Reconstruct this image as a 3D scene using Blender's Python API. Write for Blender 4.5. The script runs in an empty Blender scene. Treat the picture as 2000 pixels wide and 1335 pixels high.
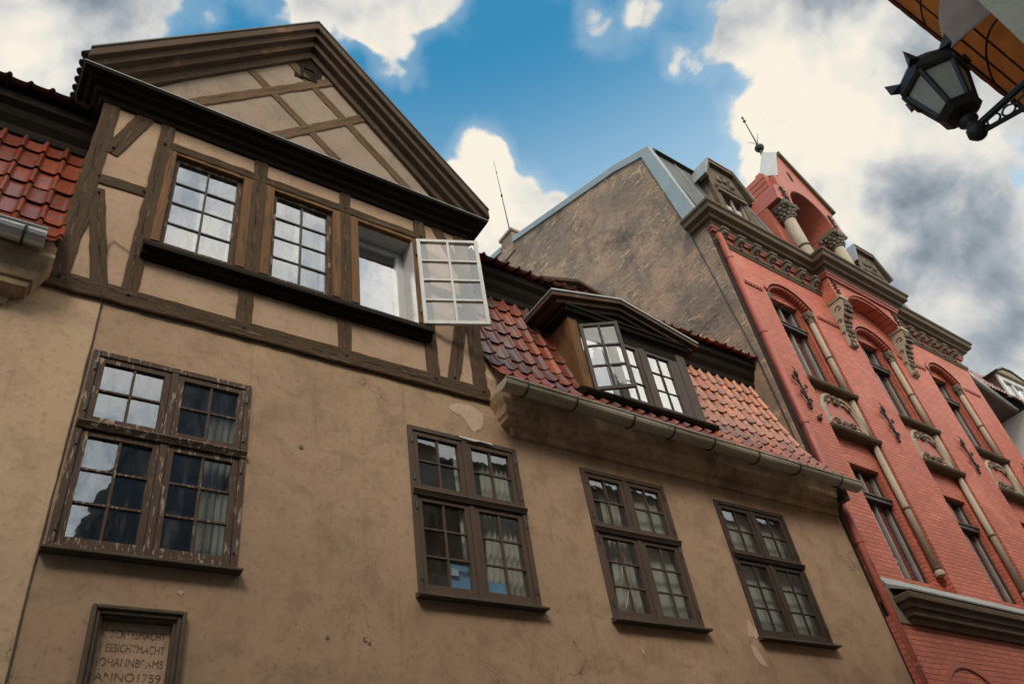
import bpy, bmesh, math, random
from mathutils import Vector, Matrix, noise
random.seed(7)
R = math.radians
sc = bpy.context.scene
col = sc.collection

# ------------------------------------------------------------------ materials
def newmat(name):
    m = bpy.data.materials.new(name); m.use_nodes = True
    nt = m.node_tree
    for n in list(nt.nodes): nt.nodes.remove(n)
    return m, nt
def nd(nt, t, ins=None, **kw):
    n = nt.nodes.new(t)
    for k, v in kw.items(): setattr(n, k, v)
    for k, v in (ins or {}).items():
        s = n.inputs[k]
        if isinstance(v, bpy.types.NodeSocket): nt.links.new(v, s)
        else: s.default_value = v
    return n
def c4(c): return (c[0], c[1], c[2], 1)
def mixc(nt, f, a, b, mode='MIX'):
    n = nd(nt, 'ShaderNodeMix', data_type='RGBA', blend_type=mode)
    for i, v in ((0, f), (6, a), (7, b)):
        if isinstance(v, bpy.types.NodeSocket): nt.links.new(v, n.inputs[i])
        else: n.inputs[i].default_value = v if i == 0 else c4(v)
    return n.outputs[2]
def math_(nt, op, a, b=0.0, c=0.0):
    n = nd(nt, 'ShaderNodeMath', operation=op)
    for i, v in enumerate((a, b, c)):
        if isinstance(v, bpy.types.NodeSocket): nt.links.new(v, n.inputs[i])
        else: n.inputs[i].default_value = v
    return n.outputs[0]
def maprange(nt, v, a, b, c=0.0, d=1.0, smooth=True):
    n = nd(nt, 'ShaderNodeMapRange', {'Value': v, 'From Min': a, 'From Max': b, 'To Min': c, 'To Max': d})
    if smooth: n.interpolation_type = 'SMOOTHSTEP'
    return n.outputs[0]
def coords(nt, stretch=(1, 1, 1)):
    t = nd(nt, 'ShaderNodeTexCoord')
    mp = nd(nt, 'ShaderNodeMapping', {'Vector': t.outputs['Object'], 'Scale': stretch})
    return mp.outputs[0]
def noise_(nt, v, s, d=5, r=.6, dist=0.0):
    return nd(nt, 'ShaderNodeTexNoise', {'Vector': v, 'Scale': s, 'Detail': d, 'Roughness': r, 'Distortion': dist}).outputs[0]
def finish(nt, base, rough=.8, h=None, bs=.3, bd=.02, metallic=0.0, coat=0.0, spec=.5):
    p = nd(nt, 'ShaderNodeBsdfPrincipled')
    for k, v in (('Base Color', base), ('Roughness', rough), ('Metallic', metallic), ('Coat Weight', coat), ('Specular IOR Level', spec)):
        if isinstance(v, bpy.types.NodeSocket): nt.links.new(v, p.inputs[k])
        else: p.inputs[k].default_value = c4(v) if k == 'Base Color' else v
    if coat: p.inputs['Coat Roughness'].default_value = .12
    if h is not None:
        b = nd(nt, 'ShaderNodeBump', {'Height': h, 'Strength': bs, 'Distance': bd})
        nt.links.new(b.outputs[0], p.inputs['Normal'])
    o = nd(nt, 'ShaderNodeOutputMaterial', {'Surface': p.outputs[0]})
    return p
def mat(name, c1, c2, sc_=2.5, rough=.8, bs=.3, bd=.01, fine=40, stretch=(1, 1, 1), wear=None, metallic=0.0, coat=0.0, spec=None, fc=.35, crack=0):
    if spec is None: spec = .22 if rough > .6 else .5
    m, nt = newmat(name)
    v = coords(nt, stretch)
    a = noise_(nt, v, sc_, 6, .65)
    f = noise_(nt, v, fine, 4, .6)
    base = mixc(nt, maprange(nt, a, .3, .7), c1, c2)
    base = mixc(nt, maprange(nt, f, .35, .75, 0, fc), base, tuple(x * .5 for x in c1))
    h = math_(nt, 'ADD', f, a)
    if crack:
        ck = maprange(nt, noise_(nt, v, crack, 5, .75, .3), .60, .66)
        base = mixc(nt, math_(nt, 'MULTIPLY', ck, .8), base, tuple(x * .22 for x in c2)); h = math_(nt, 'SUBTRACT', h, math_(nt, 'MULTIPLY', ck, 1.5))
    if wear:
        wc, th, ws, wst = wear
        v2 = coords(nt, wst)
        w = noise_(nt, v2, ws, 6, .7)
        wm = maprange(nt, w, th, th + .035)
        base = mixc(nt, wm, base, wc)
        h = math_(nt, 'SUBTRACT', h, wm)
    finish(nt, base, rough, h, bs, bd, metallic, coat, spec)
    return m

def plaster(name, c1, c2, c3, crack=True):
    m, nt = newmat(name)
    v = coords(nt)
    big = noise_(nt, v, .55, 4, .6)
    mid = noise_(nt, v, 2.3, 7, .68, .4)
    fine = noise_(nt, v, 16, 6, .75)
    grit = noise_(nt, v, 120, 3, .6)
    base = mixc(nt, maprange(nt, big, .35, .65), c1, c2)
    base = mixc(nt, maprange(nt, noise_(nt, v, 1.2, 6, .7, .8), .48, .62, 0, .5), base, (c1[0]*1.02, c1[1]*.93, c1[2]*.98))
    base = mixc(nt, maprange(nt, mid, .44, .66, 0, .8), base, c3)
    base = mixc(nt, maprange(nt, noise_(nt, v, .8, 8, .72, 1.0), .56, .66, 0, .4), base, tuple(min(1, x*1.28) for x in c1))
    base = mixc(nt, maprange(nt, fine, .52, .66, 0, .42), base, tuple(x * .55 for x in c3))
    scr = noise_(nt, coords(nt, (1.2, 1.2, 3.2)), 26, 5, .8, 1.5)
    base = mixc(nt, maprange(nt, scr, .63, .70, 0, .55), base, tuple(x * .5 for x in c3))
    base = mixc(nt, maprange(nt, scr, .36, .30, 0, .35), base, tuple(min(1, x * 1.45) for x in c1))
    base = mixc(nt, maprange(nt, grit, .62, .74, 0, .28), base, tuple(min(1, x * 1.6) for x in c1))
    # rain streaks: narrow vertical run marks
    vs = coords(nt, (5, 5, .22))
    st = noise_(nt, vs, 1.6, 5, .7)
    base = mixc(nt, maprange(nt, st, .55, .74, 0, .45), base, tuple(x * .62 for x in c3))
    h = math_(nt, 'ADD', math_(nt, 'MULTIPLY', fine, .8), math_(nt, 'MULTIPLY', grit, .25))
    h = math_(nt, 'ADD', h, math_(nt, 'MULTIPLY', mid, 2.4))
    if crack:
        wv = nd(nt, 'ShaderNodeVectorMath', {0: v, 1: nd(nt, 'ShaderNodeTexNoise', {'Vector': v, 'Scale': 3.0, 'Detail': 6.0}).outputs[1]}, operation='ADD').outputs[0]
        vo = nd(nt, 'ShaderNodeTexVoronoi', {'Vector': wv, 'Scale': .9}, feature='DISTANCE_TO_EDGE').outputs[0]
        cm = math_(nt, 'MULTIPLY', maprange(nt, vo, .0, .007, 1, 0), maprange(nt, noise_(nt, v, .9, 3, .5), .54, .62))
        base = mixc(nt, math_(nt, 'MULTIPLY', cm, .7), base, (.06, .045, .03))
        pits = nd(nt, 'ShaderNodeTexVoronoi', {'Vector': v, 'Scale': 7.0}).outputs[0]
        pm = math_(nt, 'MULTIPLY', maprange(nt, pits, .02, .05, 1, 0), maprange(nt, noise_(nt, v, 1.7, 2, .5), .5, .56))
        base = mixc(nt, pm, base, (.05, .038, .028))
        h = math_(nt, 'SUBTRACT', h, math_(nt, 'ADD', cm, pm))
    finish(nt, base, .88, h, .38, .012, spec=.25)
    return m

def brick(name, c1, c2, cm, scale=1.0, rough=.55):
    m, nt = newmat(name)
    t = nd(nt, 'ShaderNodeTexCoord')
    s = nd(nt, 'ShaderNodeSeparateXYZ', {0: t.outputs['Object']})
    u = math_(nt, 'ADD', math_(nt, 'ADD', s.outputs[0], s.outputs[1]), math_(nt, 'MULTIPLY', noise_(nt, t.outputs['Object'], 14, 2, .5), .03))
    vz = nd(nt, 'ShaderNodeCombineXYZ', {0: u, 1: s.outputs[2], 2: 0.0}).outputs[0]
    wob = noise_(nt, t.outputs['Object'], 5, 3, .5)
    vv = nd(nt, 'ShaderNodeVectorMath', {0: vz, 1: nd(nt, 'ShaderNodeCombineXYZ', {0: 0.0, 1: math_(nt, 'MULTIPLY', math_(nt, 'SUBTRACT', wob, .5), .045), 2: 0.0}).outputs[0]}, operation='ADD').outputs[0]
    b = nd(nt, 'ShaderNodeTexBrick', {'Vector': vv, 'Scale': 1.0, 'Mortar Size': .008, 'Mortar Smooth': .6, 'Brick Width': .25 * scale, 'Row Height': .077 * scale, 'Color1': c4(c1), 'Color2': c4(c2), 'Mortar': c4(cm), 'Bias': .1})
    v = t.outputs['Object']
    a = noise_(nt, v, 1.1, 6, .65); f = noise_(nt, v, 22, 5, .7)
    base = mixc(nt, maprange(nt, a, .42, .66, 0, .5), b.outputs[0], tuple(x * .58 for x in c1))
    base = mixc(nt, maprange(nt, noise_(nt, v, .7, 6, .7, .5), .54, .70, 0, .45), base, (min(1, c1[0]*1.12), c1[1]*1.55, c1[2]*1.6))
    base = mixc(nt, maprange(nt, f, .5, .8, 0, .4), base, tuple(x * .45 for x in c1))
    vs = nd(nt, 'ShaderNodeMapping', {'Vector': v, 'Scale': (4, 4, .25)}).outputs[0]
    base = mixc(nt, maprange(nt, noise_(nt, vs, 1.5, 5, .7), .54, .75, 0, .4), base, tuple(x * .5 for x in c1))
    chips = maprange(nt, noise_(nt, v, 9, 6, .75), .70, .74)
    base = mixc(nt, chips, base, (.16, .055, .04))
    h = math_(nt, 'SUBTRACT', math_(nt, 'MULTIPLY', f, .5), b.outputs[1])
    h = math_(nt, 'SUBTRACT', h, chips)
    finish(nt, base, rough, h, .75, .012, spec=.35)
    return m

def tile_mat(name):
    m, nt = newmat(name)
    at = nd(nt, 'ShaderNodeVertexColor', layer_name='tint')
    v = coords(nt)
    a = noise_(nt, v, 9, 6, .7); f = noise_(nt, v, 60, 4, .6)
    base = mixc(nt, maprange(nt, a, .44, .62, 0, .65), at.outputs[0], (.055, .026, .02))
    base = mixc(nt, maprange(nt, f, .58, .72, 0, .4), base, (.30, .16, .11))
    lich = maprange(nt, noise_(nt, v, 17, 6, .75), .60, .68, 0, .75)
    base = mixc(nt, lich, base, (.13, .11, .085))
    r = maprange(nt, a, .35, .7, .16, .42)
    finish(nt, base, r, math_(nt, 'ADD', f, a), .22, .006, coat=.25)
    return m

def glass(name, refl, tint=(.86, .9, .95), dirt=(.25, .25, .24), dirt_amt=.35, wav=.12):
    m, nt = newmat(name)
    v = coords(nt)
    w = noise_(nt, v, 5, 2, .5)
    b = nd(nt, 'ShaderNodeBump', {'Height': w, 'Strength': wav, 'Distance': .008})
    g = nd(nt, 'ShaderNodeBsdfGlossy', {'Color': c4(tint), 'Roughness': .02, 'Normal': b.outputs[0]})
    t = nd(nt, 'ShaderNodeBsdfTransparent', {'Color': (.95, .97, .97, 1)})
    fr = math_(nt, 'POWER', nd(nt, 'ShaderNodeLayerWeight', {'Blend': .5}).outputs['Facing'], 4.0)
    f = math_(nt, 'ADD', math_(nt, 'MULTIPLY', fr, .55), refl)
    mx = nd(nt, 'ShaderNodeMixShader', {0: f, 1: t.outputs[0], 2: g.outputs[0]})
    vs = coords(nt, (3, 3, .8))
    dm = maprange(nt, noise_(nt, vs, 3.5, 6, .7), .45, .8, .04, dirt_amt)
    d = nd(nt, 'ShaderNodeBsdfDiffuse', {'Color': c4(dirt)})
    mx2 = nd(nt, 'ShaderNodeMixShader', {0: dm, 1: mx.outputs[0], 2: d.outputs[0]})
    nd(nt, 'ShaderNodeOutputMaterial', {'Surface': mx2.outputs[0]})
    return m

M = {}
M['plaster'] = plaster('tan_plaster', (.44, .296, .186), (.38, .256, .16), (.29, .193, .12))
M['infill'] = plaster('timber_infill_plaster', (.475, .328, .216), (.435, .30, .196), (.38, .26, .165), False)
M['seam'] = mat('dark_seam', (.15, .105, .07), (.10, .07, .048), 6, .9)
M['plaster2'] = plaster('pale_tan_plaster', (.58, .41, .262), (.52, .365, .232), (.44, .30, .19))
M['tymp'] = plaster('grey_beige_plaster', (.335, .262, .196), (.30, .234, .175), (.245, .19, .14), False)
M['bare'] = mat('bare_plaster', (.60, .44, .33), (.52, .385, .285), 4, .9)
M['mould'] = plaster('cornice_plaster', (.56, .40, .25), (.46, .325, .195), (.22, .155, .095))
M['timber'] = mat('weathered_oak', (.135, .083, .046), (.085, .053, .031), 2.2, .9, .9, .02, 26, (.35, 5, 5), ((.19, .135, .09), .57, 5, (.5, 6, 6)), fc=.7, crack=5)
M['timber2'] = mat('tan_weathered_oak', (.20, .118, .058), (.12, .07, .037), 2.2, .8, .8, .015, 26, (.35, 5, 5), ((.19, .125, .078), .57, 5, (.5, 6, 6)), fc=.7, crack=5)
M['ochre'] = mat('ochre_casing_wood', (.24, .115, .038), (.13, .066, .028), 2.4, .7, .5, .01, 30, (6, 6, .5), ((.07, .045, .03), .58, 4, (6, 6, .5)), fc=.6)
M['darkwood'] = mat('dark_cornice_wood', (.024, .016, .010), (.013, .009, .006), 3, .75, .5, .008, 30, (.6, 4, 4), ((.06, .042, .028), .66, 4, (.5, 4, 4)), spec=.1)
M['rakewood'] = mat('brown_cornice_wood', (.115, .074, .046), (.066, .044, .03), 2, .85, .5, .008, 30, (.7, 3, .7), ((.17, .09, .05), .60, 3, (.5, 2, .5)), fc=.6)
M['peel'] = mat('peeling_brown_paint', (.10, .062, .042), (.075, .048, .034), 3, .7, .7, .006, 40, (3, 3, 1), ((.34, .255, .19), .555, 7, (4.5, 4.5, .8)))
M['frame'] = mat('brown_window_paint', (.105, .07, .05), (.08, .054, .04), 3, .65, .5, .006, 40, (3, 3, 1), ((.26, .19, .135), .65, 9, (2, 2, .6)))
M['frame2'] = mat('dark_window_paint', (.07, .046, .032), (.05, .034, .025), 3, .65, .5, .006, 40, (3, 3, 1), ((.28, .22, .17), .70, 8, (2, 2, .6)))
M['greywood'] = mat('grey_dormer_wood', (.13, .105, .09), (.085, .07, .062), 3, .75, .6, .006, 40, (5, 5, .6), ((.16, .13, .11), .66, 5, (5, 5, .6)))
M['whitepaint'] = mat('white_window_paint', (.66, .65, .62), (.54, .53, .50), 3, .5, .3, .004, 50, (2, 2, 1), ((.27, .24, .19), .70, 9, (2, 2, .7)))
M['upvc'] = mat('white_frame', (.56, .56, .55), (.50, .50, .50), 2, .35, .05, .002)
M['lead'] = mat('dark_glazing_bar', (.035, .026, .022), (.022, .018, .016), 6, .6)
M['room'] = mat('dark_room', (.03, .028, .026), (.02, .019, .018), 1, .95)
M['sillwood'] = mat('weathered_sill_wood', (.12, .095, .075), (.065, .048, .036), 4, .8, .7, .008, 40, (.6, 5, 5))
M['zinc'] = mat('zinc_gutter', (.66, .66, .65), (.52, .52, .52), 2.2, .4, .2, .004, 30, (1, 1, 1), None, .3)
M['gutter'] = mat('weathered_gutter', (.50, .45, .34), (.38, .34, .25), 2.6, .55, .3, .004, 40, (1, 1, 1), ((.09, .075, .055), .64, 6, (1, 1, 1)), .25)
M['iron'] = mat('black_iron', (.022, .02, .02), (.014, .013, .013), 8, .5, .4, .004)
M['rust'] = mat('iron_anchor', (.055, .042, .036), (.03, .025, .023), 10, .65, .6, .006)
M['metal'] = mat('grey_roof_metal', (.40, .42, .41), (.33, .35, .345), 1.5, .5, .15, .004, 20, (1, 1, 1), ((.24, .27, .28), .66, 3, (1, 1, 1)), .35)
M['slate'] = mat('green_grey_roof', (.105, .112, .10), (.07, .076, .07), 1.6, .5, .4, .006, 20)
M['tile'] = tile_mat('wet_clay_tile')
M['brick'] = brick('salmon_brick', (.64, .185, .118), (.50, .135, .088), (.26, .07, .048))
M['redpaint'] = mat('red_paint', (.46, .125, .08), (.38, .10, .066), 2, .5, .4, .006, 30)
M['redpipe'] = mat('red_pipe', (.42, .105, .07), (.32, .08, .055), 3, .5, .3, .004, 30, (1, 1, .4), ((.22, .06, .045), .60, 5, (2, 2, .4)))
M['brown'] = mat('brown_cornice_stone', (.145, .108, .07), (.10, .075, .05), 3, .7, .4, .006, 40)
M['stone'] = mat('grey_carved_stone', (.22, .185, .14), (.12, .10, .075), 14, .85, .9, .012, 60)
M['cream'] = mat('cream_shaft', (.44, .375, .285), (.35, .295, .22), 2.5, .65, .3, .004, 40, (1, 1, .4), ((.22, .18, .13), .66, 5, (2, 2, .4)))
M['dormerwall'] = mat('beige_dormer', (.27, .225, .16), (.21, .175, .125), 2, .7, .3, .005)
M['winframe'] = mat('dark_red_window_frame', (.035, .018, .016), (.022, .013, .012), 4, .5)
M['winwhite'] = mat('pale_window_stile', (.34, .31, .29), (.26, .24, .225), 4, .45)
M['whitewall'] = mat('white_render', (.60, .59, .57), (.54, .53, .51), 1.5, .8)
M['soffit'] = mat('brown_soffit', (.11, .072, .058), (.085, .056, .046), 2, .7)
M['awning'] = mat('orange_awning_canvas', (.40, .135, .03), (.30, .095, .022), 2.5, .8, .2, .004, 60, (1, 1, 1), ((.20, .06, .02), .66, 3, (1, 1, 1)))
M['awnwhite'] = mat('white_awning_canvas', (.70, .62, .57), (.60, .53, .48), 3, .8, .2, .004, 60)
M['valance'] = mat('brown_valance', (.20, .085, .055), (.15, .062, .042), 4, .8)
M['oppwall'] = mat('pale_render', (.78, .64, .46), (.70, .57, .41), 1.5, .85)
M['oppdark'] = mat('grey_render', (.13, .15, .18), (.10, .115, .14), 1.2, .85)
M['cobble'] = mat('street_stone', (.20, .185, .165), (.13, .12, .11), 6, .7, .6, .02)
M['paper'] = mat('blue_paper', (.12, .36, .60), (.10, .31, .54), 2, .6)
M['papertag'] = mat('pale_blue_paper', (.50, .60, .72), (.45, .55, .68), 2, .6)
M['curtain'] = mat('white_curtain_cloth', (.50, .49, .41), (.40, .39, .33), 2, .85, .1)
M['curtaingreen'] = mat('grey_green_blind_cloth', (.48, .52, .44), (.40, .44, .37), 1.2, .85, .1)
M['blind'] = mat('pale_blind', (.22, .225, .23), (.18, .185, .19), 1.2, .8, .1)
M['plaque'] = mat('sandstone_tablet', (.56, .375, .255), (.38, .26, .175), 3, .85, .8, .008, 30, (2, 2, .6), ((.66, .53, .40), .62, 4, (5, 5, .6)))
M['plaqueframe'] = mat('brown_stone_frame', (.135, .10, .068), (.085, .063, .045), 4, .8, .5, .008, 40)
M['letter'] = mat('carved_letter', (.20, .13, .085), (.13, .088, .06), 12, .9, .3, .01, 60, (1, 1, 1), ((.5, .335, .225), .54, 16, (1, 1, .7)))
M['g_sky'] = glass('old_window_glass', .36, (.84, .88, .93), (.34, .34, .34), .42)
M['g_leaf'] = glass('open_leaf_glass', .20, (.8, .84, .88), (.3, .3, .29), .16)
M['g_dark'] = glass('dusty_window_glass', .34, (.62, .68, .74), (.16, .16, .15), .42)
M['g_mid'] = glass('clear_window_glass', .44, (.9, .93, .98), (.3, .3, .3), .22)
M['g_red'] = glass('mauve_window_glass', .34, (.72, .62, .62), (.20, .15, .15), .35)
M['g_cloth'] = glass('thin_window_glass', .20, (.62, .68, .74), (.2, .2, .19), .22)
M['g_lamp'] = mat('frosted_lamp_glass', (.52, .52, .44), (.42, .42, .36), 2, .35, .1, .003)

def canvas(name, c):
    m, nt = newmat(name)
    a = noise_(nt, coords(nt), 3, 5, .6)
    cc = mixc(nt, maprange(nt, a, .35, .7), c, tuple(x*.7 for x in c))
    d = nd(nt, 'ShaderNodeBsdfDiffuse', {'Color': cc}); t = nd(nt, 'ShaderNodeBsdfTranslucent', {'Color': cc})
    mx = nd(nt, 'ShaderNodeMixShader', {0: .7, 1: d.outputs[0], 2: t.outputs[0]})
    nd(nt, 'ShaderNodeOutputMaterial', {'Surface': mx.outputs[0]})
    return m
M['awning'] = canvas('orange_awning_canvas', (.60, .19, .045)); M['awnwhite'] = canvas('white_awning_canvas', (.92, .82, .76)); M['valance'] = canvas('brown_valance', (.42, .19, .125))

def firewall_mat():
    m, nt = newmat('ragged_firewall_plaster')
    t = nd(nt, 'ShaderNodeTexCoord'); v = t.outputs['Object']
    s = nd(nt, 'ShaderNodeSeparateXYZ', {0: v})
    yz = nd(nt, 'ShaderNodeCombineXYZ', {0: s.outputs[1], 1: s.outputs[2], 2: 0.0}).outputs[0]
    big = noise_(nt, v, .45, 5, .6); mid = noise_(nt, v, 1.5, 8, .72, .6); fine = noise_(nt, v, 9, 6, .75); grit = noise_(nt, v, 45, 4, .7)
    base = mixc(nt, maprange(nt, big, .42, .58), (.30, .225, .175), (.48, .31, .22))
    base = mixc(nt, maprange(nt, mid, .42, .66, 0, .85), base, (.20, .15, .11))
    base = mixc(nt, maprange(nt, fine, .55, .72, 0, .35), base, (.47, .36, .27))
    pale = maprange(nt, noise_(nt, v, 1.1, 8, .75, 1.2), .56, .70, 0, .55)
    base = mixc(nt, pale, base, (.46, .39, .31))
    # damp soot patches
    base = mixc(nt, maprange(nt, noise_(nt, v, .5, 7, .68, .8), .52, .66, 0, .8), base, (.10, .083, .066))
    b = nd(nt, 'ShaderNodeTexBrick', {'Vector': yz, 'Scale': 1.0, 'Mortar Size': .014, 'Brick Width': .27, 'Row Height': .085, 'Color1': (.72, .50, .33, 1), 'Color2': (.50, .28, .17, 1), 'Mortar': (.30, .23, .17, 1)})
    brow = nd(nt, 'ShaderNodeTexNoise', {'Vector': nd(nt, 'ShaderNodeMapping', {'Vector': yz, 'Scale': (2.6, 9.0, 1)}).outputs[0], 'Scale': 1.0, 'Detail': 4.0, 'Roughness': .65}).outputs[0]
    zone = noise_(nt, v, .55, 4, .6)
    drip = noise_(nt, nd(nt, 'ShaderNodeMapping', {'Vector': yz, 'Scale': (3.0, .16, 1)}).outputs[0], 1.4, 6, .7)
    base = mixc(nt, maprange(nt, drip, .55, .72, 0, .42), base, (.105, .085, .068))
    ex = math_(nt, 'MULTIPLY', maprange(nt, brow, .525, .555), maprange(nt, zone, .44, .54))
    base = mixc(nt, ex, base, b.outputs[0])
    h = math_(nt, 'ADD', math_(nt, 'MULTIPLY', mid, 2.0), math_(nt, 'ADD', fine, math_(nt, 'MULTIPLY', grit, .5)))
    h = math_(nt, 'SUBTRACT', h, math_(nt, 'MULTIPLY', ex, .9))
    finish(nt, base, .9, h, .9, .035, spec=.2)
    return m
M['firewall'] = firewall_mat()

# ------------------------------------------------------------------ mesh helpers
class MB:
    def __init__(s): s.v = []; s.f = []; s.cols = None
    def add(s, vs, fs):
        o = len(s.v); s.v += [tuple(v) for v in vs]; s.f += [tuple(i + o for i in f) for f in fs]; return s
    def box(s, x0, x1, y0, y1, z0, z1):
        return s.add([(x0,y0,z0),(x1,y0,z0),(x1,y1,z0),(x0,y1,z0),(x0,y0,z1),(x1,y0,z1),(x1,y1,z1),(x0,y1,z1)],
                     [(0,3,2,1),(4,5,6,7),(0,1,5,4),(1,2,6,5),(2,3,7,6),(3,0,4,7)])
    def prism(s, poly, axis, a, b):
        n = len(poly)
        def P(p, t): return (t, p[0], p[1]) if axis == 'x' else ((p[0], t, p[1]) if axis == 'y' else (p[0], p[1], t))
        vs = [P(p, a) for p in poly] + [P(p, b) for p in poly]
        fs = [tuple(range(n)), tuple(range(2*n-1, n-1, -1))] + [(i, i+n, (i+1) % n + n, (i+1) % n) for i in range(n)]
        return s.add(vs, fs)
    def tube(s, pts, r, n=8, cap=True):
        pts = [Vector(p) for p in pts]; rs = r if isinstance(r, (list, tuple)) else [r]*len(pts)
        ring = []; up = None
        for i, p in enumerate(pts):
            d = (pts[min(i+1, len(pts)-1)] - pts[max(i-1, 0)]).normalized()
            if up is None: up = Vector((0,0,1)) if abs(d.z) < .9 else Vector((1,0,0))
            a = d.cross(up).normalized(); b = a.cross(d).normalized(); up = b
            ring.append([p + (a*math.cos(2*math.pi*k/n) + b*math.sin(2*math.pi*k/n))*rs[i] for k in range(n)])
        o = len(s.v); s.v += [tuple(q) for rg in ring for q in rg]
        for i in range(len(pts)-1):
            for k in range(n):
                s.f.append((o+i*n+k, o+i*n+(k+1) % n, o+(i+1)*n+(k+1) % n, o+(i+1)*n+k))
        if cap:
            s.f.append(tuple(o+k for k in range(n))[::-1]); s.f.append(tuple(o+(len(pts)-1)*n+k for k in range(n)))
        return s
    def lathe(s, prof, c, n=14):
        o = len(s.v)
        for r, z in prof:
            for k in range(n):
                a = 2*math.pi*k/n; s.v.append((c[0]+r*math.cos(a), c[1]+r*math.sin(a), c[2]+z))
        for i in range(len(prof)-1):
            for k in range(n):
                s.f.append((o+i*n+k, o+i*n+(k+1) % n, o+(i+1)*n+(k+1) % n, o+(i+1)*n+k))
        s.f.append(tuple(o+k for k in range(n))[::-1]); s.f.append(tuple(o+(len(prof)-1)*n+k for k in range(n)))
        return s
    def ball(s, c, r, n=8, sz=(1,1,1)):
        prof = [(max(.001, r*math.sin(math.pi*i/6)), -r*math.cos(math.pi*i/6)) for i in range(7)]
        o = len(s.v); s.lathe(prof, (0,0,0), n)
        for i in range(o, len(s.v)):
            q = s.v[i]; s.v[i] = (c[0]+q[0]*sz[0], c[1]+q[1]*sz[1], c[2]+q[2]*sz[2])
        return s
    def sweep(s, path, prof, closed_prof=True):
        """profile (p, z) carried along a plan path; p grows to the right of travel"""
        path2 = [path[0]]                               # long runs get extra stations so they can sag a little
        for a, b in zip(path[:-1], path[1:]):
            k = max(1, int(math.dist(a, b)/.6))
            path2 += [(a[0]+(b[0]-a[0])*i/k, a[1]+(b[1]-a[1])*i/k) for i in range(1, k+1)]
        path = path2
        n = len(path); P = [Vector((p[0], p[1], 0)) for p in path]; rings = []
        for i in range(n):
            d0 = (P[i]-P[i-1]).normalized() if i else None
            d1 = (P[i+1]-P[i]).normalized() if i < n-1 else None
            d0 = d0 or d1; d1 = d1 or d0
            n0 = Vector((d0.y, -d0.x, 0)); n1 = Vector((d1.y, -d1.x, 0))
            m = (n0+n1).normalized(); k = 1/max(.3, m.dot(n0))
            rings.append([(P[i].x+m.x*p*k, P[i].y+m.y*p*k, z+s.sag(P[i])) for p, z in prof])
        o = len(s.v); q = len(prof); s.v += [v for rg in rings for v in rg]
        for i in range(n-1):
            for k in range(q):
                s.f.append((o+i*q+k, o+(i+1)*q+k, o+(i+1)*q+(k+1) % q, o+i*q+(k+1) % q))
        s.f.append(tuple(o+k for k in range(q))); s.f.append(tuple(o+(n-1)*q+k for k in range(q))[::-1])
        return s
    def sag(s, p): return .010*noise.noise(Vector((p.x*.7, p.y*.7, 3.1)))
    def wall(s, x0, x1, z0, z1, y0, y1, holes):
        """front sheet at y0 with rectangular holes and reveals to y1, closed back"""
        xs = sorted({x0, x1, *[h[0] for h in holes], *[h[1] for h in holes]}); zs = sorted({z0, z1, *[h[2] for h in holes], *[h[3] for h in holes]})
        xs = [x for x in xs if x0 <= x <= x1]; zs = [z for z in zs if z0 <= z <= z1]
        inh = lambda x, z: any(h[0] < x < h[1] and h[2] < z < h[3] for h in holes)
        for i in range(len(xs)-1):
            for j in range(len(zs)-1):
                if inh((xs[i]+xs[i+1])/2, (zs[j]+zs[j+1])/2): continue
                a, b, c, d = xs[i], xs[i+1], zs[j], zs[j+1]
                s.add([(a,y0,c),(b,y0,c),(b,y0,d),(a,y0,d)], [(0,1,2,3)])
                s.add([(a,y1,c),(b,y1,c),(b,y1,d),(a,y1,d)], [(3,2,1,0)])
        for a, b, c, d in holes:
            s.add([(a,y0,c),(b,y0,c),(b,y0,d),(a,y0,d),(a,y1,c),(b,y1,c),(b,y1,d),(a,y1,d)], [(0,4,5,1),(1,5,6,2),(2,6,7,3),(3,7,4,0)])
        s.add([(x0,y0,z0),(x1,y0,z0),(x1,y0,z1),(x0,y0,z1),(x0,y1,z0),(x1,y1,z0),(x1,y1,z1),(x0,y1,z1)], [(0,1,5,4),(1,2,6,5),(2,3,7,6),(3,0,4,7)])
        return s
    def build(s, name, m, parent=None, smooth=False, bevel=0, label=None, mtx=None, recalc=True):
        me = bpy.data.meshes.new(name); me.from_pydata(s.v, [], s.f)
        if recalc:
            bm = bmesh.new(); bm.from_mesh(me)
            bmesh.ops.recalc_face_normals(bm, faces=bm.faces); bm.to_mesh(me); bm.free()
        if s.cols:
            ca = me.color_attributes.new('tint', 'FLOAT_COLOR', 'POINT')
            for i, c in enumerate(s.cols): ca.data[i].color = (c[0], c[1], c[2], 1)
        if isinstance(m, str): m = M[m]
        me.materials.append(m)
        if smooth:
            for p in me.polygons: p.use_smooth = True
        o = bpy.data.objects.new(name, me); col.objects.link(o)
        if bevel:
            b = o.modifiers.new('bevel', 'BEVEL'); b.width = bevel; b.segments = 2; b.limit_method = 'ANGLE'
        if mtx is not None: o.matrix_basis = mtx
        if parent is not None:
            o.parent = parent
            if parent.get('_off'): o.matrix_parent_inverse = Matrix.Translation(-Vector(parent.location))
        if label: o['label'] = label
        return o

def tag(o, label, cat, group=None, kind=None):
    o['label'] = label; o['category'] = cat
    if group: o['group'] = group
    if kind: o['kind'] = kind
    return o
def thing(name, loc, label, cat, rz=0, off=True, group=None):
    o = bpy.data.objects.new(name, None); col.objects.link(o); o.location = loc; o.rotation_euler = (0, 0, rz); o.empty_display_size = .3
    if off: o['_off'] = 1
    return tag(o, label, cat, group)
def clone(o, parent, off=(0,0,0), label=None):
    c = o.copy(); col.objects.link(c); c.parent = parent
    if off != (0,0,0): c.location = Vector(c.location) + Vector(off)
    if label: c['label'] = label
    for ch in o.children: clone(ch, c)
    return c

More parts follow.
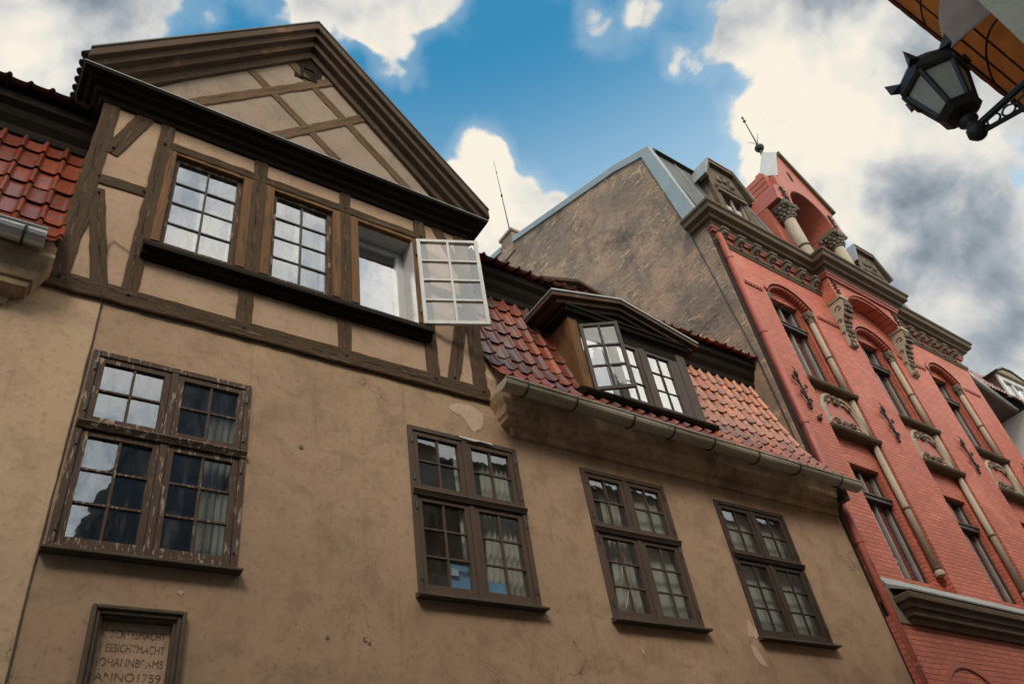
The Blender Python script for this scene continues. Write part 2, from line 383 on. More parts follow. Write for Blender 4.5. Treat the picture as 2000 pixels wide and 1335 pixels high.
def timber(name, a, b, w, y0, y1, parent, m='timber', seed=None, label=None):
    """hand hewn beam from a to b in the facade plane (x,z), width w; own axes along the grain"""
    a = Vector((a[0], 0, a[1])); b = Vector((b[0], 0, b[1])); d = b-a; L = d.length; d.normalize()
    n = max(2, int(L/.11)); mb = MB(); rnd = random.Random(seed if seed is not None else hash((round(a.x,2), round(a.z,2), round(L,2))) % 9999)
    hw = w/2; rows = []
    for i in range(n+1):
        t = L*i/n; e1 = rnd.uniform(-.006, .006); e2 = rnd.uniform(-.006, .006); e3 = rnd.uniform(-.004, .004)
        rows.append([(t, y1, -hw+e1), (t, y0+.008+e3, -hw+e1), (t, y0+e3, -hw+.012+e1), (t, y0+e3, hw-.012+e2), (t, y0+.008+e3, hw+e2), (t, y1, hw+e2)])
    for r in rows: mb.v += r
    for i in range(n):
        for k in range(6): mb.f.append((i*6+k, (i+1)*6+k, (i+1)*6+(k+1) % 6, i*6+(k+1) % 6))
    mb.f.append(tuple(range(6))); mb.f.append(tuple(n*6+k for k in range(6))[::-1])
    X = d; Y = Vector((0,1,0)); Z = X.cross(Y)
    mt = Matrix(((X.x, Y.x, Z.x, a.x), (X.y, Y.y, Z.y, a.y), (X.z, Y.z, Z.z, a.z), (0,0,0,1)))
    return mb.build(name, m, parent, mtx=mt, label=label)

# ------------------------------------------------------------------ clay tiles
def tiles(prof, x0, x1, w, exp, palette, skip=None, lift=.032, seed=1, yoff=0):
    rnd = random.Random(seed); mb = MB(); mb.cols = []
    seg = [(Vector(prof[i]), Vector(prof[i+1])) for i in range(len(prof)-1)]
    Ls = [(b-a).length for a, b in seg]; T = sum(Ls)
    def at(t):
        t0 = t
        for (a, b), l in zip(seg, Ls):
            if t <= l or (a, b) == seg[-1]: 
                d = (b-a).normalized(); return a + d*t, Vector((-d.y, d.x))
            t -= l
    us = [0, .07, .2, .36, .52, .66, .74, .80, .87, .94, 1.0]
    hs = [.014, .003, .0, -.001, .0, .002, .012, .034, .042, .034, .014]
    nr = int(T/exp + .5)
    for j in range(nr):
        t0 = j*exp - .03; t1 = t0 + exp*1.18
        x = x0
        k = 0
        while x < x1 - .02:
            xa = x; x += w; k += 1
            if x > x1 + .06: break
            cx = xa + w/2; tm = (t0+t1)/2
            pm, _ = at(max(0, min(T, tm)))
            if skip and skip(cx, pm.x, pm.y): continue
            base = palette(cx, j, rnd)
            jt = rnd.gauss(0, .011); jl = rnd.uniform(-.007, .010); sk = rnd.gauss(0, .012)
            o = len(mb.v)
            def pt(tt, u, h):
                tt = max(-.06, tt); p, n = at(tt) if tt >= 0 else (seg[0][0] + (seg[0][1]-seg[0][0]).normalized()*tt, at(0)[1])
                return (xa + u*(w+.012) , p.x + n.x*h, p.y + n.y*h)
            for ti, lf in ((t0+jt, lift+jl), ((t0+t1)/2+jt, lift*.55+jl*.5), (t1, .006)):
                for u, h in zip(us, hs): mb.v.append(pt(ti + sk*(u-.5), u, h + lf))
            for u, h in zip(us, hs): mb.v.append(pt(t0+jt+sk*(u-.5), u, h + lift + jl))
            for u, h in zip(us, hs): mb.v.append(pt(t0+jt+sk*(u-.5)+.003, u, h + lift + jl - .017))
            for u, h in zip(us, hs): mb.v.append(pt(t0+jt+.10, u, h + lift*.8 + jl - .017))
            q = len(us)
            for i in range(q-1):
                for r_ in (0, 1): mb.f.append((o+r_*q+i, o+r_*q+i+1, o+(r_+1)*q+i+1, o+(r_+1)*q+i))
                mb.f.append((o+4*q+i, o+4*q+i+1, o+3*q+i+1, o+3*q+i))
                mb.f.append((o+5*q+i, o+5*q+i+1, o+4*q+i+1, o+4*q+i))
            mb.cols += [base]*(6*q)
    return mb
def vary(c, rnd, a=.25):
    k = 1 + rnd.uniform(-a, a); return tuple(max(.005, x*k*(1+rnd.uniform(-.07, .07))) for x in c)

# ------------------------------------------------------------------ windows
def grid_sash(mb, x0, x1, z0, z1, y0, y1, fr, nc, nr, bar, by0, by1):
    mb.box(x0, x0+fr, y0, y1, z0, z1); mb.box(x1-fr, x1, y0, y1, z0, z1)
    mb.box(x0+fr, x1-fr, y0, y1, z0, z0+fr*1.1); mb.box(x0+fr, x1-fr, y0, y1, z1-fr, z1)
    a, b, c, d = x0+fr, x1-fr, z0+fr*1.1, z1-fr
    for i in range(1, nc):
        xx = a+(b-a)*i/nc; mb.box(xx-bar/2, xx+bar/2, by0, by1, c, d)
    for j in range(1, nr):
        zz = c+(d-c)*j/nr; mb.box(a, b, by0+.003, by1-.003, zz-bar/2, zz+bar/2)
    return a, b, c, d
def panes(mb, a, b, c, d, y, nc, nr, rnd, tilt=.007):
    """each pane its own sheet, very slightly out of true like old glass"""
    for i in range(nc):
        for j in range(nr):
            xa, xb = a+(b-a)*i/nc, a+(b-a)*(i+1)/nc; za, zb = c+(d-c)*j/nr, c+(d-c)*(j+1)/nr
            e = [rnd.uniform(-tilt, tilt)*.35 for _ in range(3)]
            mb.add([(xa, y+e[0], za), (xb, y+e[1], za), (xb, y+e[1]+e[2], zb), (xa, y+e[0]+e[2], zb)], [(0,1,2,3)])

def four_sash_window(par, x0, x1, z0, z1, zt, m, g, label, seed):
    rnd = random.Random(seed); f = .055
    w = MB(); w.box(x0, x0+f, -.022, .12, z0, z1).box(x1-f, x1, -.022, .12, z0, z1).box(x0+f, x1-f, -.022, .12, z1-f, z1).box(x0+f, x1-f, -.022, .12, z0, z0+f)
    win = w.build('window', m, par, bevel=.006, label=label)
    t = MB(); t.sweep([(x0+.004, -.02), (x1-.004, -.02)], [(-.068, zt-.035), (.012, zt-.035), (.02, zt-.02), (.03, zt-.005), (.042, zt+.012), (.03, zt+.03), (.008, zt+.04), (-.068, zt+.04)])
    t.build('transom', m, win)
    xm = (x0+x1)/2
    mu = MB(); mu.box(xm-.03, xm+.03, -.018, .048, z0+f, zt-.036).box(xm-.03, xm+.03, -.018, .048, zt+.041, z1-f); mu.build('mullion', m, win, bevel=.005)
    for (za, zb, nr) in ((z0+f+.003, zt-.038, 3), (zt+.043, z1-f-.003, 2)):
        for (xa, xb) in ((x0+f+.003, xm-.032), (xm+.032, x1-f-.003)):
            s = MB(); a, b, c, d = grid_sash(s, xa, xb, za, zb, -.008, .045, .052, 2, nr, .02, .0, .03)
            s.build('sash', m, win, bevel=.003)
            gl = MB(); panes(gl, a, b, c, d, .02, 2, nr, rnd); gl.build('glass', g, win, recalc=False)
            hg = MB()
            xe = x0+.038 if xa < xm-.3 else x1-.038
            for zz in (za+.12, zb-.12): hg.tube([(xe, -.026, zz-.035), (xe, -.026, zz+.035)], .011, 6)
            hg.build('hinge', 'iron', win)
    sl = MB(); sl.prism([(-.10, z0-.03), (-.10, z0-.008), (-.02, z0+.018), (.05, z0+.018), (.05, z0-.03)], 'x', x0-.03, x1+.03)
    sl.build('sill', 'sillwood', win, bevel=.004)
    return win

# ================================================================== THE HALF TIMBERED HOUSE
H = thing('half_timbered_house', (5.3, 2, 0), 'tan plastered house with a half-timbered gable, wet red tiled roof and wooden windows', 'house')
W = [(.43, 1.79, 4.60, 6.44, 5.675), (3.42, 4.78, 4.585, 6.43, 5.645), (5.69, 7.02, 4.565, 6.40, 5.61), (7.92, 9.30, 4.55, 6.39, 5.60)]
XR = 10.72
MB().wall(-7, .405, 0, 7.0, 0, .35, []).build('wall', 'plaster2', H, label='paler plaster left of the seam')
wl = MB(); wl.wall(.405, XR, 0, 7.0, 0, .35, [w[:4] for w in W] + [(.86, 1.40, 3.3, 4.16)])
wl.box(-7, -6.7, .36, 5.5, 0, 9.4).box(-7, XR, 5.2, 5.5, 0, 9.4)
wl.build('wall', 'plaster', H)
# thin seam where two renders meet, left of the first window
sm = MB(); sm.tube([(.405 + random.uniform(-.006, .006), -.001, 7.0-.25*i) for i in range(27)], [.006+random.uniform(0, .006) for _ in range(27)], 5)
sm.build('render_seam', 'seam', H)
rm = MB()
for a, b, c, d in ((-6.6, 10.4, .3, 6.85), (.05, 4.45, 7.05, 9.75)):
    y0, y1 = .36, 3.2
    rm.add([(a,y0,c),(b,y0,c),(b,y0,d),(a,y0,d),(a,y1,c),(b,y1,c),(b,y1,d),(a,y1,d)], [(4,5,6,7),(0,1,5,4),(1,2,6,5),(2,3,7,6),(3,0,4,7)])
rm.build('room', 'room', H, recalc=False)
labs = ['heavily peeling brown four-sash window', 'brown four-sash window with blue paper and white curtain behind', 'brown four-sash window with a cracked lower pane', 'dark four-sash window with pale cloth behind all panes']
wins = []
for i, (w, m_, g_) in enumerate(zip(W, ('peel', 'frame', 'frame', 'frame2'), ('g_dark', 'g_cloth', 'g_cloth', 'g_cloth'))):
    wins.append(four_sash_window(H, *w, m_, g_, labs[i], 11+i))
# loose pieces: a flaking strip over the second window, bare plaster patches, nail holes
fl = MB(); fl.add([(4.02,-.03,6.43),(4.45,-.03,6.425),(4.47,-.035,6.40),(4.3,-.045,6.405),(4.22,-.04,6.39),(4.05,-.03,6.41),
                   (4.02,-.02,6.43),(4.45,-.02,6.425),(4.47,-.02,6.40),(4.3,-.02,6.405),(4.22,-.02,6.39),(4.05,-.02,6.41)],
                  [(0,1,2,3,4,5),(11,10,9,8,7,6)]+[(i,i+6,(i+1)%6+6,(i+1)%6) for i in range(6)])
fl.build('flaking_strip', 'whitepaint', H)
def patch(pts, label, m='bare', rough=.018):
    rnd = random.Random(len(pts)*7+int(pts[0][0]*10)); P = []
    for i in range(len(pts)):
        a, b = Vector(pts[i]), Vector(pts[(i+1) % len(pts)])
        for k in range(4): q = a.lerp(b, k/4); P.append((q.x+rnd.uniform(-rough, rough), q.y+rnd.uniform(-rough, rough)))
    MB().prism(P, 'y', -.004, .01).build('bare_patch', m, H, label=label)
patch([(3.93, 6.80), (4.05, 6.87), (4.17, 6.91), (4.32, 6.90), (4.41, 6.83), (4.40, 6.70), (4.37, 6.64), (4.28, 6.53), (4.18, 6.62), (4.12, 6.72), (4.02, 6.765)], 'large bare patch below the timber frame corner')
patch([(7.80, 4.78), (7.88, 4.70), (7.93, 4.60), (7.86, 4.53), (7.78, 4.57), (7.73, 4.55)], 'bare patch at the foot of the pale-curtained window', rough=.012)
patch([(7.70, 4.47), (7.78, 4.46), (7.84, 4.37), (7.90, 4.23), (7.82, 4.23), (7.73, 4.33)], 'lower bare patch beside the pale-curtained window', rough=.012)
patch([(1.36, 4.38), (1.39, 4.405), (1.42, 4.39), (1.40, 4.36)], 'small bare patch above the tablet', rough=.004)
patch([(5.96, 4.32), (5.99, 4.31), (6.02, 4.25), (5.99, 4.24)], 'small bare patch under the cracked window', rough=.004)
for x, z, r in ((2.29, 5.89, .022), (2.56, 4.14, .016), (2.89, 4.15, .02), (2.93, 4.12, .012)):
    MB().tube([(x, -.006, z), (x+.004, .02, z-.004)], [r, r*.6], 7).build('plug_hole', 'letter', H)
# tablet with worn inscription
tb = MB().box(.85, 1.41, .05, .2, 3.28, 4.17).build('stone_tablet', 'plaque', H, label='worn sandstone tablet with carved lines of old lettering')
fr = MB()
for k, (o_, y_) in enumerate(((0, -.055), (.03, -.035), (.055, -.01))):
    x0, x1, z1 = .81+o_, 1.45-o_, 4.225-o_; n = .03 if k < 2 else .025
    fr.box(x0, x0+n, y_, .06, 3.2, z1).box(x1-n, x1, y_, .06, 3.2, z1).box(x0+n, x1-n, y_, .06, z1-n, z1)
fr.build('tablet_frame', 'plaqueframe', tb, bevel=.008)
def text(s_, x, z, size, y, parent, m, name='inscription', ext=.004, align='CENTER', width=None):
    cu = bpy.data.curves.new('txt', 'FONT'); cu.body = s_; cu.size = size; cu.extrude = ext; cu.align_x = align
    o = bpy.data.objects.new('txt', cu); col.objects.link(o)
    dg = bpy.context.evaluated_depsgraph_get(); dg.update()
    me = bpy.data.meshes.new_from_object(o.evaluated_get(dg)); bpy.data.objects.remove(o)
    xs = [v.co.x for v in me.vertices]; kx = width/(max(xs)-min(xs)) if width else 1
    for v in me.vertices:
        xx = v.co.x*kx; v.co = Vector((x+xx, y-v.co.z, z+v.co.y))
    me.name = name; me.materials.clear(); me.materials.append(M[m])
    o = bpy.data.objects.new(name, me); col.objects.link(o); o.parent = parent
    if parent.get('_off'): o.matrix_parent_inverse = Matrix.Translation(-Vector(parent.location))
    return o
for i, (s_, wd) in enumerate((('GOCKTESMACHT', .42), ('ILEESICHTMACHT', .43), ('IOHANNBRAMS', .43), ('ANNO 1759', .43), ('OCFZ1823', .40), ('IN DER ZEIT', .40))):
    text(s_.replace(' ', ''), 1.13, 4.035-.098*i, .080, .0495, tb, 'letter', width=wd, ext=.0015)
# moulded eaves cornice
prof = [(-.05, 6.60), (.035, 6.61), (.05, 6.66), (.055, 6.70), (.10, 6.71), (.16, 6.735), (.17, 6.79), (.19, 6.80), (.215, 6.88), (.26, 6.95), (.29, 7.02), (.29, 7.06), (-.05, 7.08)]
MB().sweep([(4.80, .3), (4.80, 0), (XR-.02, 0)], prof).build('cornice', 'mould', H, bevel=.006)
MB().sweep([(-7, 0), (-.34, 0), (-.34, .3)], [(p, z+.06) for p, z in prof]).build('cornice', 'mould', H, bevel=.006)
# gutters: half round with hooks
def gutter(x0, x1, y, z0, z1, r, m, hooks, label):
    g = MB(); n = 10; k = 26
    for i in range(k+1):
        t = i/k; x = x0+(x1-x0)*t; z = z0+(z1-z0)*t + .012*math.sin(t*17)
        for j in range(n+1):
            a = math.pi + math.pi*j/n; g.v.append((x, y+r*math.cos(a), z+r*math.sin(a)))
        for j in range(n, -1, -1):
            a = math.pi + math.pi*j/n; g.v.append((x, y+(r-.008)*math.cos(a), z+(r-.008)*math.sin(a)+.002))
    q = 2*(n+1)
    for i in range(k):
        for j in range(q): g.f.append((i*q+j, (i+1)*q+j, (i+1)*q+(j+1) % q, i*q+(j+1) % q))
    g.f.append(tuple(j for j in range(n+1))); g.f.append(tuple(k*q+j for j in range(n+1)))
    g.tube([(x0, y-r, z0), (x1, y-r, z1)], .013, 6)
    o = g.build('gutter', m, H, smooth=False, label=label)
    for xh in hooks:
        t = (xh-x0)/(x1-x0); z = z0+(z1-z0)*t + .012*math.sin(t*17); h = MB()
        pts = [(xh, y+(r+.006)*math.cos(math.pi+math.pi*j/10), z+(r+.006)*math.sin(math.pi+math.pi*j/10)) for j in range(11)] + [(xh, y+r+.01, z+.05)]
        h.tube(pts, .011, 6); h.build('hook', 'iron', o)
    return o
gutter(4.42, 10.83, -.42, 7.0, 6.94, .105, 'gutter', [4.72, 5.42, 6.30, 6.98, 7.70, 8.55, 9.42, 10.35], 'weathered grey-brown gutter')
gutter(-7, -.16, -.36, 7.20, 7.22, .10, 'zinc', [-.32, -1.3, -2.2], 'bright zinc gutter')
MB().box(10.58, 10.72, -.30, .02, 6.74, 6.97).tube([(10.66, -.2, 6.80), (10.65, -.12, 6.66), (10.70, -.04, 6.55)], .03, 8).build('gutter_end_bracket', 'iron', H)

# mansard roofs left and right of the gable
RP = [(-.36, 7.06), (-.12, 7.40), (.06, 7.78), (.25, 8.45), (.42, 9.10), (.53, 9.55)]
for nm, a, b in (('right', 4.52, XR-.01), ('left', -7, -.06)):
    MB().prism([(-.02, 7.02), (-.06, 7.34), (.05, 7.70), (.24, 8.43), (.41, 9.08), (.52, 9.53), (.53, 9.6), (3, 9.6), (3, 7.02)], 'x', a, b).build('roof_boarding', 'mould', H)
def pal_r(x, j, rnd):  # lowest rows tinted pinker, reflected light put into their colour
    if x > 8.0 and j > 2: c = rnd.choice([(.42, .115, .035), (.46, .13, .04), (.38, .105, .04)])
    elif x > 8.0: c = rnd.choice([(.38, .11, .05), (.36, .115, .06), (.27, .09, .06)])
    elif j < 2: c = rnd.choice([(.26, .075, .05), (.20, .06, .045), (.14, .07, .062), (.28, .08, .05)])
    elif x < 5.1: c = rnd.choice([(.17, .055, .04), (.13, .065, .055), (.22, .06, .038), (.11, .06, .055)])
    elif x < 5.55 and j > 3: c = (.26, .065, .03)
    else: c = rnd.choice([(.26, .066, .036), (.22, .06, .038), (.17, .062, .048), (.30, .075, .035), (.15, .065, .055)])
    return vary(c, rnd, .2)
def pal_l(x, j, rnd): return vary(rnd.choice([(.22, .045, .022), (.26, .055, .025), (.18, .04, .022)]), rnd, .22)
skip = lambda x, y, z: 6.02 < x < 8.16 and z > 7.50
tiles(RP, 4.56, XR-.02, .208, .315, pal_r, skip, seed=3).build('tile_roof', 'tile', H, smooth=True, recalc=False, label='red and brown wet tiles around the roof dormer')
tiles([(-.31, 7.21), (-.12, 7.46)] + RP[2:], -2.97, -.08, .195, .345, pal_l, seed=5).build('tile_roof', 'tile', H, smooth=True, recalc=False, label='glossy dark red tiles left of the gable')
# dark wooden mansard cornice and the upper roofs
fp = [(-.1, 9.22), (.02, 9.24), (.05, 9.34), (.08, 9.36), (.09, 9.46), (.15, 9.55), (.18, 9.64), (.24, 9.70), (.25, 9.80), (-.1, 9.84)]
MB().sweep([(4.50, .52), (10.62, .52), (10.62, 1.2)], fp).build('mansard_cornice', 'darkwood', H, bevel=.005)
MB().sweep([(-7, .52), (-.03, .52)], fp).build('mansard_cornice', 'darkwood', H, bevel=.005)
UP = [(.22, 9.83), (4.0, 11.6)]
for a, b, sd in ((4.52, 10.66, 8), (-7, -.06, 9)):
    MB().prism([(.28, 9.80), (4.0, 11.56), (7.5, 9.8)], 'x', a, b).build('upper_roof_boarding', 'room', H)
tiles([(.20, 9.83), (1.6, 10.5)], 4.55, 10.66, .205, .33, lambda x, j, r: vary((.26, .07, .035), r, .3), seed=8).build('upper_tile_roof', 'tile', H, smooth=True, recalc=False)
tiles([(.20, 9.83), (1.6, 10.5)], -3, -.1, .205, .33, lambda x, j, r: vary((.07, .035, .03), r, .3), lift=.06, seed=9).build('upper_tile_roof', 'tile', H, smooth=True, recalc=False)

# ---- timber framed gable storey
iw = MB()
HO = [(.70, 1.56, 7.95, 9.42), (1.81, 2.65, 7.95, 9.42), (2.87, 3.74, 7.95, 9.42)]
iw.wall(-.06, 4.53, 7.0, 9.95, 0, .30, HO)
MB().prism([(.0, 9.951), (2.22, 12.75), (4.45, 9.951)], 'y', 0, .25).build('gable_infill', 'tymp', H)
iw.box(-.06, .2, .30, 5, 7.0, 9.95).box(4.27, 4.53, .30, 5, 7.0, 9.95)
iw.build('gable_wall', 'infill', H)
Y0, Y1 = -.022, .06
T = lambda n, a, b, w, m='timber', y0=Y0: timber(n, a, b, w, y0, Y1, H, m)
T('timber_post', (.01, 7.2), (.02, 9.95), .17); T('timber_post', (.59, 7.2), (.615, 9.95), .145); T('timber_post', (1.655, 7.2), (1.655, 7.72), .155)
T('timber_post', (1.685, 7.9), (1.685, 9.95), .165); T('timber_post', (2.735, 7.2), (2.735, 7.72), .145); T('timber_post', (2.755, 7.9), (2.755, 9.95), .14)
T('timber_post', (3.81, 7.2), (3.81, 9.95), .16); T('timber_post', (4.44, 7.2), (4.44, 9.95), .20)
T('sill_beam', (-.10, 7.10), (4.53, 7.10), .20, y0=-.045)
T('rail', (.66, 7.78), (3.75, 7.80), .25, y0=-.020)
T('head_rail', (.69, 9.48), (3.73, 9.50), .13, y0=-.026)
T('rail', (.08, 8.585), (.53, 8.60), .145, y0=-.018); T('rail', (3.88, 8.60), (4.36, 8.585), .145, y0=-.018)
T('brace', (.40, 9.92), (.12, 9.02), .175, y0=-.018); T('brace', (.10, 8.42), (.345, 7.17), .15, y0=-.018); T('brace', (.105, 8.3), (.0, 7.2), .11, y0=-.016)
T('brace', (4.03, 9.92), (4.40, 9.05), .15, y0=-.018); T('brace', (4.33, 8.42), (4.06, 7.17), .16, y0=-.018)
TI = lambda a, b, w, y0=-.016: timber('gable_timber', a, b, w, y0, Y1, H, 'timber2')
TI((1.33, 11.75), (2.66, 10.45), .135); TI((1.86, 12.38), (3.75, 10.37), .145)
TI((.55, 10.17), (2.82, 12.49), .145, -.020); TI((1.62, 10.22), (3.28, 11.9), .145, -.020)
for x, z in ((.02, 7.12), (.59, 7.12), (1.655, 7.10), (2.735, 7.10), (3.81, 7.12), (4.44, 7.12), (.09, 8.60), (.52, 8.59), (.61, 9.46), (1.69, 9.49), (2.75, 9.50), (3.81, 9.50), (.14, 9.1), (.13, 8.36), (4.38, 8.6), (4.08, 7.24), (1.66, 7.66), (2.74, 7.66)):
    MB().tube([(x, -.056 if z < 7.15 else -.034, z), (x+.002, .0, z)], .013, 7).build('peg', 'darkwood', H)
# attic vent under the peak
vt = MB(); vt.box(2.10, 2.14, -.03, .05, 12.0, 12.3).box(2.30, 2.34, -.03, .05, 12.0, 12.3).box(2.14, 2.30, -.03, .05, 12.0, 12.04).box(2.14, 2.30, -.03, .05, 12.26, 12.3)
for k in range(4): vt.box(2.14, 2.30, -.01, .03, 12.06+.05*k, 12.085+.05*k)
vt.build('attic_vent', 'darkwood', H)
MB().box(2.02, 2.42, -.012, .02, 11.98, 12.5).build('vent_board', 'darkwood', H)
# horizontal cornice, wrapping the corners
cp = [(-.05, 9.78), (.0, 9.80), (.03, 9.80), (.05, 9.85), (.10, 9.88), (.12, 9.93), (.18, 9.945), (.21, 9.99), (.27, 10.0), (.275, 10.035), (-.05, 10.07)]
MB().sweep([(-.07, 2.5), (-.07, 0), (4.50, 0), (4.50, 2.5)], cp).build('gable_cornice', 'darkwood', H, bevel=.005)
MB().sweep([(-.07, 2.5), (-.07, 0), (4.50, 0), (4.50, 2.5)], [(.10, 10.04), (.285, 10.036), (.285, 10.046), (.10, 10.075)]).build('cornice_flashing', 'metal', H)
# raking cornice in four steps
def chevron(o0, o1, zc, L=(-.34, 10.26), A=(2.235, 13.16), Rr=(4.80, 10.24)):
    def side(P, o):
        sx = (P[0]-A[0]); sl = (A[1]-P[1])/abs(sx); s_ = 1 if sx > 0 else -1
        z = P[1]-o; x = P[0]
        if z < zc: x = P[0] - s_*(zc-z)/sl; z = zc
        return (x, z)
    l0, l1, r0, r1 = side(L, o0), side(L, o1), side(Rr, o0), side(Rr, o1)
    pts = [l0, (A[0], A[1]-o0), r0]
    if l0[0] != l1[0]: pass
    return pts + [r1, (A[0], A[1]-o1), l1]
for (o0, o1, y) in ((.0, .16, -.30), (.155, .29, -.235), (.285, .43, -.15), (.425, .60, -.055)):
    MB().prism(chevron(o0, o1, 10.05), 'y', y, .05).build('raking_cornice', 'rakewood', H, bevel=.008)
MB().prism(chevron(-.03, -.002, 10.05), 'y', -.315, 5.0).build('gable_roof', 'slate', H)
MB().prism([(-.30, 10.05), (2.235, 12.9), (4.76, 10.05)], 'y', .26, 5.0).build('gable_roof_boarding', 'room', H)
et = MB()
for k in range(24):
    y = -.20+k*.115
    et.tube([(-.385, y, 10.225), (-.30, y, 10.32), (-.1, y, 10.55)], .045, 8)
et.build('eaves_tiles', 'darkwood', H, label='dark row of tile ends along the gable eaves')
# window board under the three casements
MB().prism([(-.155, 7.765), (-.155, 7.72), (-.11, 7.71), (-.09, 7.665), (-.045, 7.65), (.06, 7.65), (.06, 7.93), (-.02, 7.93)], 'x', .61, 3.79).build('window_board', 'darkwood', H, bevel=.006)
def casing(x0, x1, z0, z1):
    c = MB(); c.box(x0-.045, x0+.055, -.017, .14, z0, z1).box(x1-.055, x1+.045, -.017, .14, z0, z1).box(x0+.055, x1-.055, -.012, .14, z1-.045, z1+.01)
    return c.build('window', 'ochre', H, bevel=.006)
def old_leaf(par, x0, x1, z0, z1, m, bar, y, nc, nr, seed, g, barm='lead', name='sash'):
    s = MB(); a, b, c, d = grid_sash(s, x0, x1, z0, z1, y-.03, y+.025, .05, 1, 1, .02, y, y+.01)
    o = s.build(name, m, par, bevel=.004)
    k = MB()
    for i in range(1, nc): xx = a+(b-a)*i/nc; k.box(xx-bar/2, xx+bar/2, y-.018, y+.006, c, d)
    for j in range(1, nr): zz = c+(d-c)*j/nr; k.box(a, b, y-.014, y+.004, zz-bar*.45, zz+bar*.45)
    k.build('glazing_bars', barm, par)
    gl = MB(); panes(gl, a, b, c, d, y, nc, nr, random.Random(seed)); gl.build('glass', g, par, recalc=False)
    return o
def inner_window(par, x0, x1, z0, z1, y):
    s = MB(); a, b, c, d = grid_sash(s, x0, x1, z0, z1, y, y+.06, .06, 1, 1, .02, y, y+.01)
    s.build('inner_frame', 'upvc', par, bevel=.005)
    return a, b, c, d
for i, h in enumerate(HO):
    cs = casing(*h)
    if i < 2:
        cs['label'] = ['ochre-cased eight-pane window nearest the gable corner', 'middle eight-pane window of the gable'][i]
        old_leaf(cs, h[0]+.058, h[1]-.058, h[2]+.01, h[3]-.048, 'peel', .022, .07, 2, 4, 21+i, 'g_sky')
        a, b, c, d = inner_window(cs, h[0]+.05, h[1]-.05, h[2], h[3]-.04, .20)
        MB().box((a+b)/2-.03, (a+b)/2+.03, .2, .25, c, d).build('inner_frame', 'upvc', cs)
        MB().box(a, b, .30, .31, c, d).build('blind', 'blind', cs)
    else:
        cs['label'] = 'gable window with white inner frame and its outer leaf swung open'
        rv = MB()
        rv.box(h[0]+.056, h[0]+.066, .10, .34, h[2], h[3]-.046).box(h[1]-.066, h[1]-.056, .0, .34, h[2], h[3]-.046).box(h[0]+.066, h[1]-.066, .05, .34, h[3]-.058, h[3]-.046)
        rv.build('white_lining', 'upvc', cs)
        a, b, c, d = inner_window(cs, h[0]+.066, h[1]-.066, h[2]-.02, h[3]-.06, .25)
        s = MB(); a, b, c, d = grid_sash(s, a+.004, b-.004, c, d-.004, .235, .29, .05, 1, 1, .02, .25, .26); s.build('inner_sash', 'upvc', cs, bevel=.004)
        gl = MB(); gl.add([(a,.27,c),(b,.27,c),(b,.27,d),(a,.27,d)], [(0,1,2,3)]); gl.build('glass', 'g_mid', cs, recalc=False)
        MB().box(a, b, .36, .37, c, d).build('blind', 'blind', cs)
def open_leaf(par, hinge, ang, w, z0, z1, m, barm, bar, nc, nr, seed, g, sgn=1, label=None):
    """leaf modelled along +x from its hinge, then swung"""
    s = MB(); f = .048; y0, y1 = -.022, .022
    a, b, c, d = grid_sash(s, 0, w, z0, z1, y0, y1, f, 1, 1, .02, 0, .01)
    mt = Matrix.Translation((hinge[0], hinge[1], 0)) @ Matrix.Rotation(ang, 4, 'Z')
    o = s.build('open_sash', m, par, bevel=.004, mtx=mt, label=label)
    k = MB()
    for i in range(1, nc): xx = a+(b-a)*i/nc; k.box(xx-bar/2, xx+bar/2, y0, y1-.004, c, d)
    for j in range(1, nr): zz = c+(d-c)*j/nr; k.box(a, b, y0+.003, y1-.008, zz-bar/2, zz+bar/2)
    gl = MB(); panes(gl, a, b, c, d, .006, nc, nr, random.Random(seed))
    for x, n_, m_ in ((k, 'glazing_bars', barm), (gl, 'glass', g)):
        q = x.build(n_, m_, par, recalc=(n_ != 'glass')); q.matrix_basis = mt
    return o
open_leaf(cs, (3.725, -.035), R(-23), .80, 7.915, 9.385, 'whitepaint', 'whitepaint', .028, 2, 4, 31, 'g_leaf', label='white eight-pane outer leaf swung open to the right')
for z in (8.15, 9.15): MB().tube([(3.71, -.04, z-.05), (3.71, -.04, z+.05)], .012, 6).build('hinge', 'iron', cs)
# old cable along the render
cb = MB(); pts = [(.62, -.03, 7.66), (.50, -.012, 7.70), (.36, -.012, 7.78), (.33, -.012, 7.70), (.36, -.03, 7.2), (.38, -.06, 7.02), (.405, -.008, 6.9), (.41, -.008, 6.2), (.40, -.008, 5.2)]
cb.tube(pts, .004, 5); cb.build('cable', 'iron', H)

# ---- roof dormer
D = MB()
FY = -.12
D.prism([(FY, 7.56), (FY, 8.95), (1.2, 8.95), (.55, 8.7), (.20, 7.9)], 'x', 5.985, 6.04)
dm = D.build('dormer', 'ochre', H, label='wooden roof dormer with a low pediment and one leaf open')
MB().prism([(FY, 7.56), (FY, 8.95), (1.2, 8.95), (.55, 8.7), (.20, 7.9)], 'x', 8.13, 8.185).build('cheek', 'ochre', dm)
j = MB(); j.box(5.975, 6.13, FY-.02, FY+.08, 7.58, 8.80).build('jamb_post', 'ochre', dm, bevel=.006)
MB().box(8.01, 8.195, FY-.02, FY+.08, 7.58, 8.80).build('jamb_post', 'greywood', dm, bevel=.006)
MB().box(6.13, 8.01, FY-.018, FY+.08, 8.66, 8.80).build('head_beam', 'darkwood', dm, bevel=.006)
MB().prism([(FY-.10, 7.50), (FY-.10, 7.53), (FY, 7.60), (FY+.1, 7.60), (FY+.1, 7.46), (FY-.07, 7.46)], 'x', 5.92, 8.33).build('sill', 'darkwood', dm, bevel=.004)
